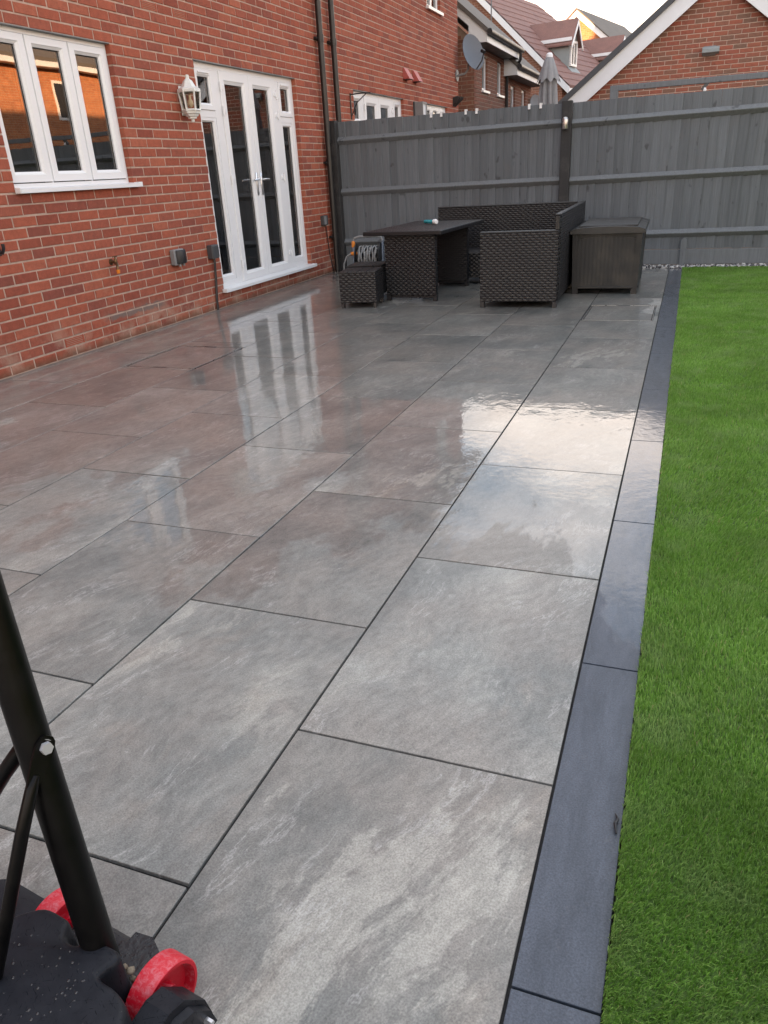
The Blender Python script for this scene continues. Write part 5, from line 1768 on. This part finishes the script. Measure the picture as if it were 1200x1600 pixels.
def wheel_material():
    t = NT('scuffed_red_plastic')
    o = t.obj()
    n = t.noise(o, 120, 6, 0.75, 0.5)
    tread = t.n('ShaderNodeTexCoord').outputs['Normal']
    sx_ = t.n('ShaderNodeSeparateXYZ', Vector=tread)
    side = t.math('LESS_THAN', t.math('ABSOLUTE', sx_.outputs['X']), 0.5)
    sc_ = t.math('MULTIPLY', t.rng(n, 0.46, 0.62, 0, 0.6), side)
    c = t.mix(sc_, (0.56, 0.004, 0.020), (0.58, 0.17, 0.20))
    t.P(Base_Color=c, Roughness=t.rng(n, 0.3, 0.7, 0.32, 0.55), Normal=t.bump(n, 0.4, 0.0012))
    return t.m


M_hood = hood_material()
M_red = wheel_material()
M_tube = plain('black_painted_tube', (0.0022, 0.0022, 0.0025), 0.36, 0.25, 30, 0.0004, 160, rvar=0.08, spec=0.17)
M_skirt = plain('pebbled_black_plastic', (0.017, 0.017, 0.019), 0.3, 0.3, 60, 0.003, 70, rvar=0.12)
M_dirt = plain('dried_clippings', (0.20, 0.165, 0.12), 0.9, 0.25, 60, 0.003, 90)


def hood_mesh():
    # plan outline (s, t), far end first; loops from the flat top down to the skirt
    out = [(-0.135, -0.14), (-0.118, -0.088), (-0.098, -0.058), (-0.075, -0.040), (-0.045, -0.037), (-0.020, -0.040), (-0.006, -0.060), (0.018, -0.062), (0.036, -0.046), (0.060, -0.040), (0.088, -0.040),
           (0.098, -0.052), (0.092, -0.072), (0.094, -0.082), (0.130, -0.084), (0.165, -0.100), (0.185, -0.16), (0.19, -0.30), (0.175, -0.46), (0.10, -0.52), (-0.10, -0.52), (-0.175, -0.46), (-0.19, -0.30), (-0.175, -0.18)]
    sm = []
    for i in range(len(out)):
        p0, p1, p2, p3 = (Vector(out[(i + k) % len(out)]) for k in (-1, 0, 1, 2))
        for f in (0.0, 0.33, 0.67):
            sm.append(tuple(0.5 * ((2 * p1) + (p2 - p0) * f + (2 * p0 - 5 * p1 + 4 * p2 - p3) * f * f + (3 * p1 - p0 - 3 * p2 + p3) * f ** 3)))
    out = sm
    n = len(out)

    def inset(d):
        r = []
        for i in range(n):
            p, q, w_ = Vector(out[i - 1]), Vector(out[i]), Vector(out[(i + 1) % n])
            e1, e2 = (q - p).normalized(), (w_ - q).normalized()
            n1, n2 = Vector((e1.y, -e1.x)), Vector((e2.y, -e2.x))
            nn = (n1 + n2)
            nn = nn.normalized() / max(0.55, math.sqrt(max(0.0, (1 + n1.dot(n2)) / 2)))
            r.append(q + nn * d)
        return r
    m = MB()
    for (d, z) in ((0.010, 0.170), (0.006, 0.169), (0.0025, 0.1665), (0.0005, 0.162), (0.0, 0.156), (-0.004, 0.05)):
        m.v += [(p.x, p.y, z + 0.012 * max(0, -p.y - 0.1)) for p in inset(d)]
    m.f.append(tuple(range(n - 1, -1, -1)))
    for k in range(5):
        for i in range(n):
            a, b = k * n + i, k * n + (i + 1) % n
            m.f.append((a, b, b + n, a + n))
    return m


hood_mesh().build('hood', M_hood, sc, 50)
WR, WW = 0.060, 0.040
wprof = [(WR - 0.004, -WW / 2), (WR, -WW / 2 + 0.003), (WR, WW / 2 - 0.003), (WR - 0.002, WW / 2), (WR - 0.007, WW / 2), (WR - 0.009, WW / 2 - 0.003), (WR - 0.012, 0.004), (0.022, 0.002), (0.020, 0.016), (0.0, 0.016)]
wprof_b = [(0.0, -WW / 2 + 0.006), (WR - 0.014, -WW / 2 + 0.006), (WR - 0.010, -WW / 2), (WR - 0.004, -WW / 2)]
for s_, t_ in ((0.124, -0.016), (-0.116, -0.006)):
    M = Matrix.Translation((s_, t_, WR)) @ Matrix.Rotation(PI / 2, 4, 'Y')
    MB().lathe(wprof_b + wprof, 44, M).build('wheel', M_red, sc, 35)
# side fenders outside the wheels
m = MB().extrude([(0.152, -0.115, 0.04), (0.152, -0.115, 0.115), (0.152, -0.060, 0.128), (0.152, -0.030, 0.118), (0.152, 0.004, 0.072), (0.152, 0.012, 0.03)], (0.045, 0, 0))
m.build('fender', M_hood, sc, 30)
m = MB().extrude([(0.1975, -0.115, 0.04), (0.1975, -0.115, 0.10), (0.1975, -0.055, 0.112), (0.1975, -0.028, 0.102), (0.1975, 0.0, 0.065), (0.1975, 0.008, 0.03)], (0.012, 0.0, -0.004))
m.build('fender_cap', M_hood, sc, 30)
m = MB().extrude([(-0.145, -0.16, 0.04), (-0.145, -0.16, 0.115), (-0.145, -0.060, 0.118), (-0.145, -0.020, 0.10), (-0.145, 0.014, 0.066), (-0.145, 0.018, 0.03)], (-0.13, 0, 0))
m.build('fender', M_hood, sc, 30)
MB().cyl((0.208, -0.012, 0.055), (0.222, -0.012, 0.055), 0.0055, None, 6).build('bolt', M_chrome, sc)
# low front guard between the wheels
MB().cbox(-0.092, 0.062, -0.055, 0.030, 0.022, 0.075, 0.010).build('front_guard', M_skirt, sc)
MB().extrude([(0.030, -0.062, 0.022), (0.098, -0.062, 0.022), (0.098, 0.018, 0.022), (0.062, 0.036, 0.022), (0.030, 0.030, 0.022)], (0, 0, 0.068)).build('guard_plate', M_skirt, sc)
# handle
T0, T1 = Vector((-0.722, 0.543, 0.12)), Vector((-0.86, 0.64, 1.0))
def wl(p):
    return tuple(SI @ Vector(p))
MB().tube([wl(T0 + (T1 - T0) * f) for f in (0, 0.25, 0.5, 0.75, 1.0)], 0.0245, 24).build('handle_tube', M_tube, sc, 60)
dv = (T1 - T0).normalized()
bp = T0 + dv * 0.385
tocam = (Vector((0, 0, CAM_Z)) - bp).normalized()
right = tocam.cross(dv).normalized() * -1
nrm = (tocam * 0.93 + right * 0.36).normalized()
nrm = (nrm - dv * nrm.dot(dv)).normalized()
bpos = bp + nrm * 0.0245
bm = MB().cyl(wl(bpos + nrm * 0.003), wl(bpos + nrm * 0.005), 0.0115, None, 18).cyl(wl(bpos + nrm * 0.005), wl(bpos + nrm * 0.012), 0.0090, 0.0086, 6)
bm.build('bolt', plain('zinc_bolt', (0.42, 0.43, 0.45), 0.5, 0.05, metal=0.45), sc)
# flattened brace end and the brace itself
side = dv.cross(nrm).normalized()
P1 = Vector((-0.757, 0.542, 0.465))
st_d = (P1 - bpos).normalized()
side = st_d.cross(nrm).normalized()
ln = (P1 - bpos).length
fl = [(-0.016, 0.006), (-0.011, 0.0115), (0.0, 0.0145), (0.35 * ln, 0.0135), (0.65 * ln, 0.011), (0.85 * ln, 0.0092), (ln, 0.0085)]
m = MB()
for l, wd in fl:
    c = bpos + st_d * l + nrm * 0.0015
    m.v += [tuple(SI @ (c - side * wd)), tuple(SI @ (c + side * wd)), tuple(SI @ (c + side * wd + nrm * 0.004)), tuple(SI @ (c - side * wd + nrm * 0.004))]
for k in range(len(fl) - 1):
    for i in range(4):
        a, b = k * 4 + i, k * 4 + (i + 1) % 4
        m.f.append((a, b, b + 4, a + 4))
m.f += [(3, 2, 1, 0), tuple(range(4 * len(fl) - 4, 4 * len(fl)))]
m.build('brace_end', M_tube, sc, 30)
c0 = bpos + st_d * ln * 0.7 + nrm * 0.004
MB().tube([wl(c0), wl(P1 + nrm * 0.004), wl((-0.769, 0.518, 0.40)), wl((-0.780, 0.495, 0.34)), wl((-0.803, 0.463, 0.24)), wl((-0.826, 0.446, 0.165))], [0.0045, 0.0085, 0.0095, 0.0095, 0.0095, 0.0095], 14).build('brace', M_tube, sc, 60)
MB().tube([wl(bp - Vector((0.012, -0.012, 0.0))), wl((-0.815, 0.586, 0.475)), wl((-0.867, 0.585, 0.415)), wl((-0.92, 0.57, 0.34)), wl((-0.95, 0.53, 0.24)), wl((-0.93, 0.47, 0.13))], [0.006, 0.012, 0.012, 0.011, 0.0105, 0.0105], 14).build('brace', M_tube, sc, 60)
# dried clippings wedged around the tube
lump = []
for (s, t_, z, r) in ((-0.010, -0.036, 0.128, 0.006), (-0.016, -0.031, 0.118, 0.007), (-0.006, -0.030, 0.108, 0.006), (0.050, -0.030, 0.104, 0.005), (0.080, -0.034, 0.120, 0.006), (0.087, -0.031, 0.112, 0.007), (0.092, -0.034, 0.100, 0.006), (0.056, -0.026, 0.098, 0.005)):
    lump.append((s, t_, z, r))
lo = link('grass_debris', stones('clippings', lump, [M_dirt, M_dirt, M_dirt]), sc)
lo['kind'] = 'stuff'

# water drops standing on the hood
dm = MB()
for k in range(150):
    s_, t_ = rnd.uniform(-0.10, 0.10), rnd.uniform(-0.30, -0.07)
    r = rnd.choice((0.0008, 0.001, 0.0013, 0.0018, 0.0024))
    dm.lathe([(r, 0.0), (r * 0.85, r * 0.35), (r * 0.45, r * 0.58), (0.0, r * 0.64)], 8, Matrix.Translation((s_, t_, 0.1700 + 0.012 * max(0, -t_ - 0.1))))
M_drop = NT('water_drop')
M_drop.P(Base_Color=(0.02, 0.022, 0.026), Roughness=0.04, Specular_IOR_Level=0.6)
o = dm.build('water_drops', M_drop.m, sc, 60)
o['kind'] = 'stuff'
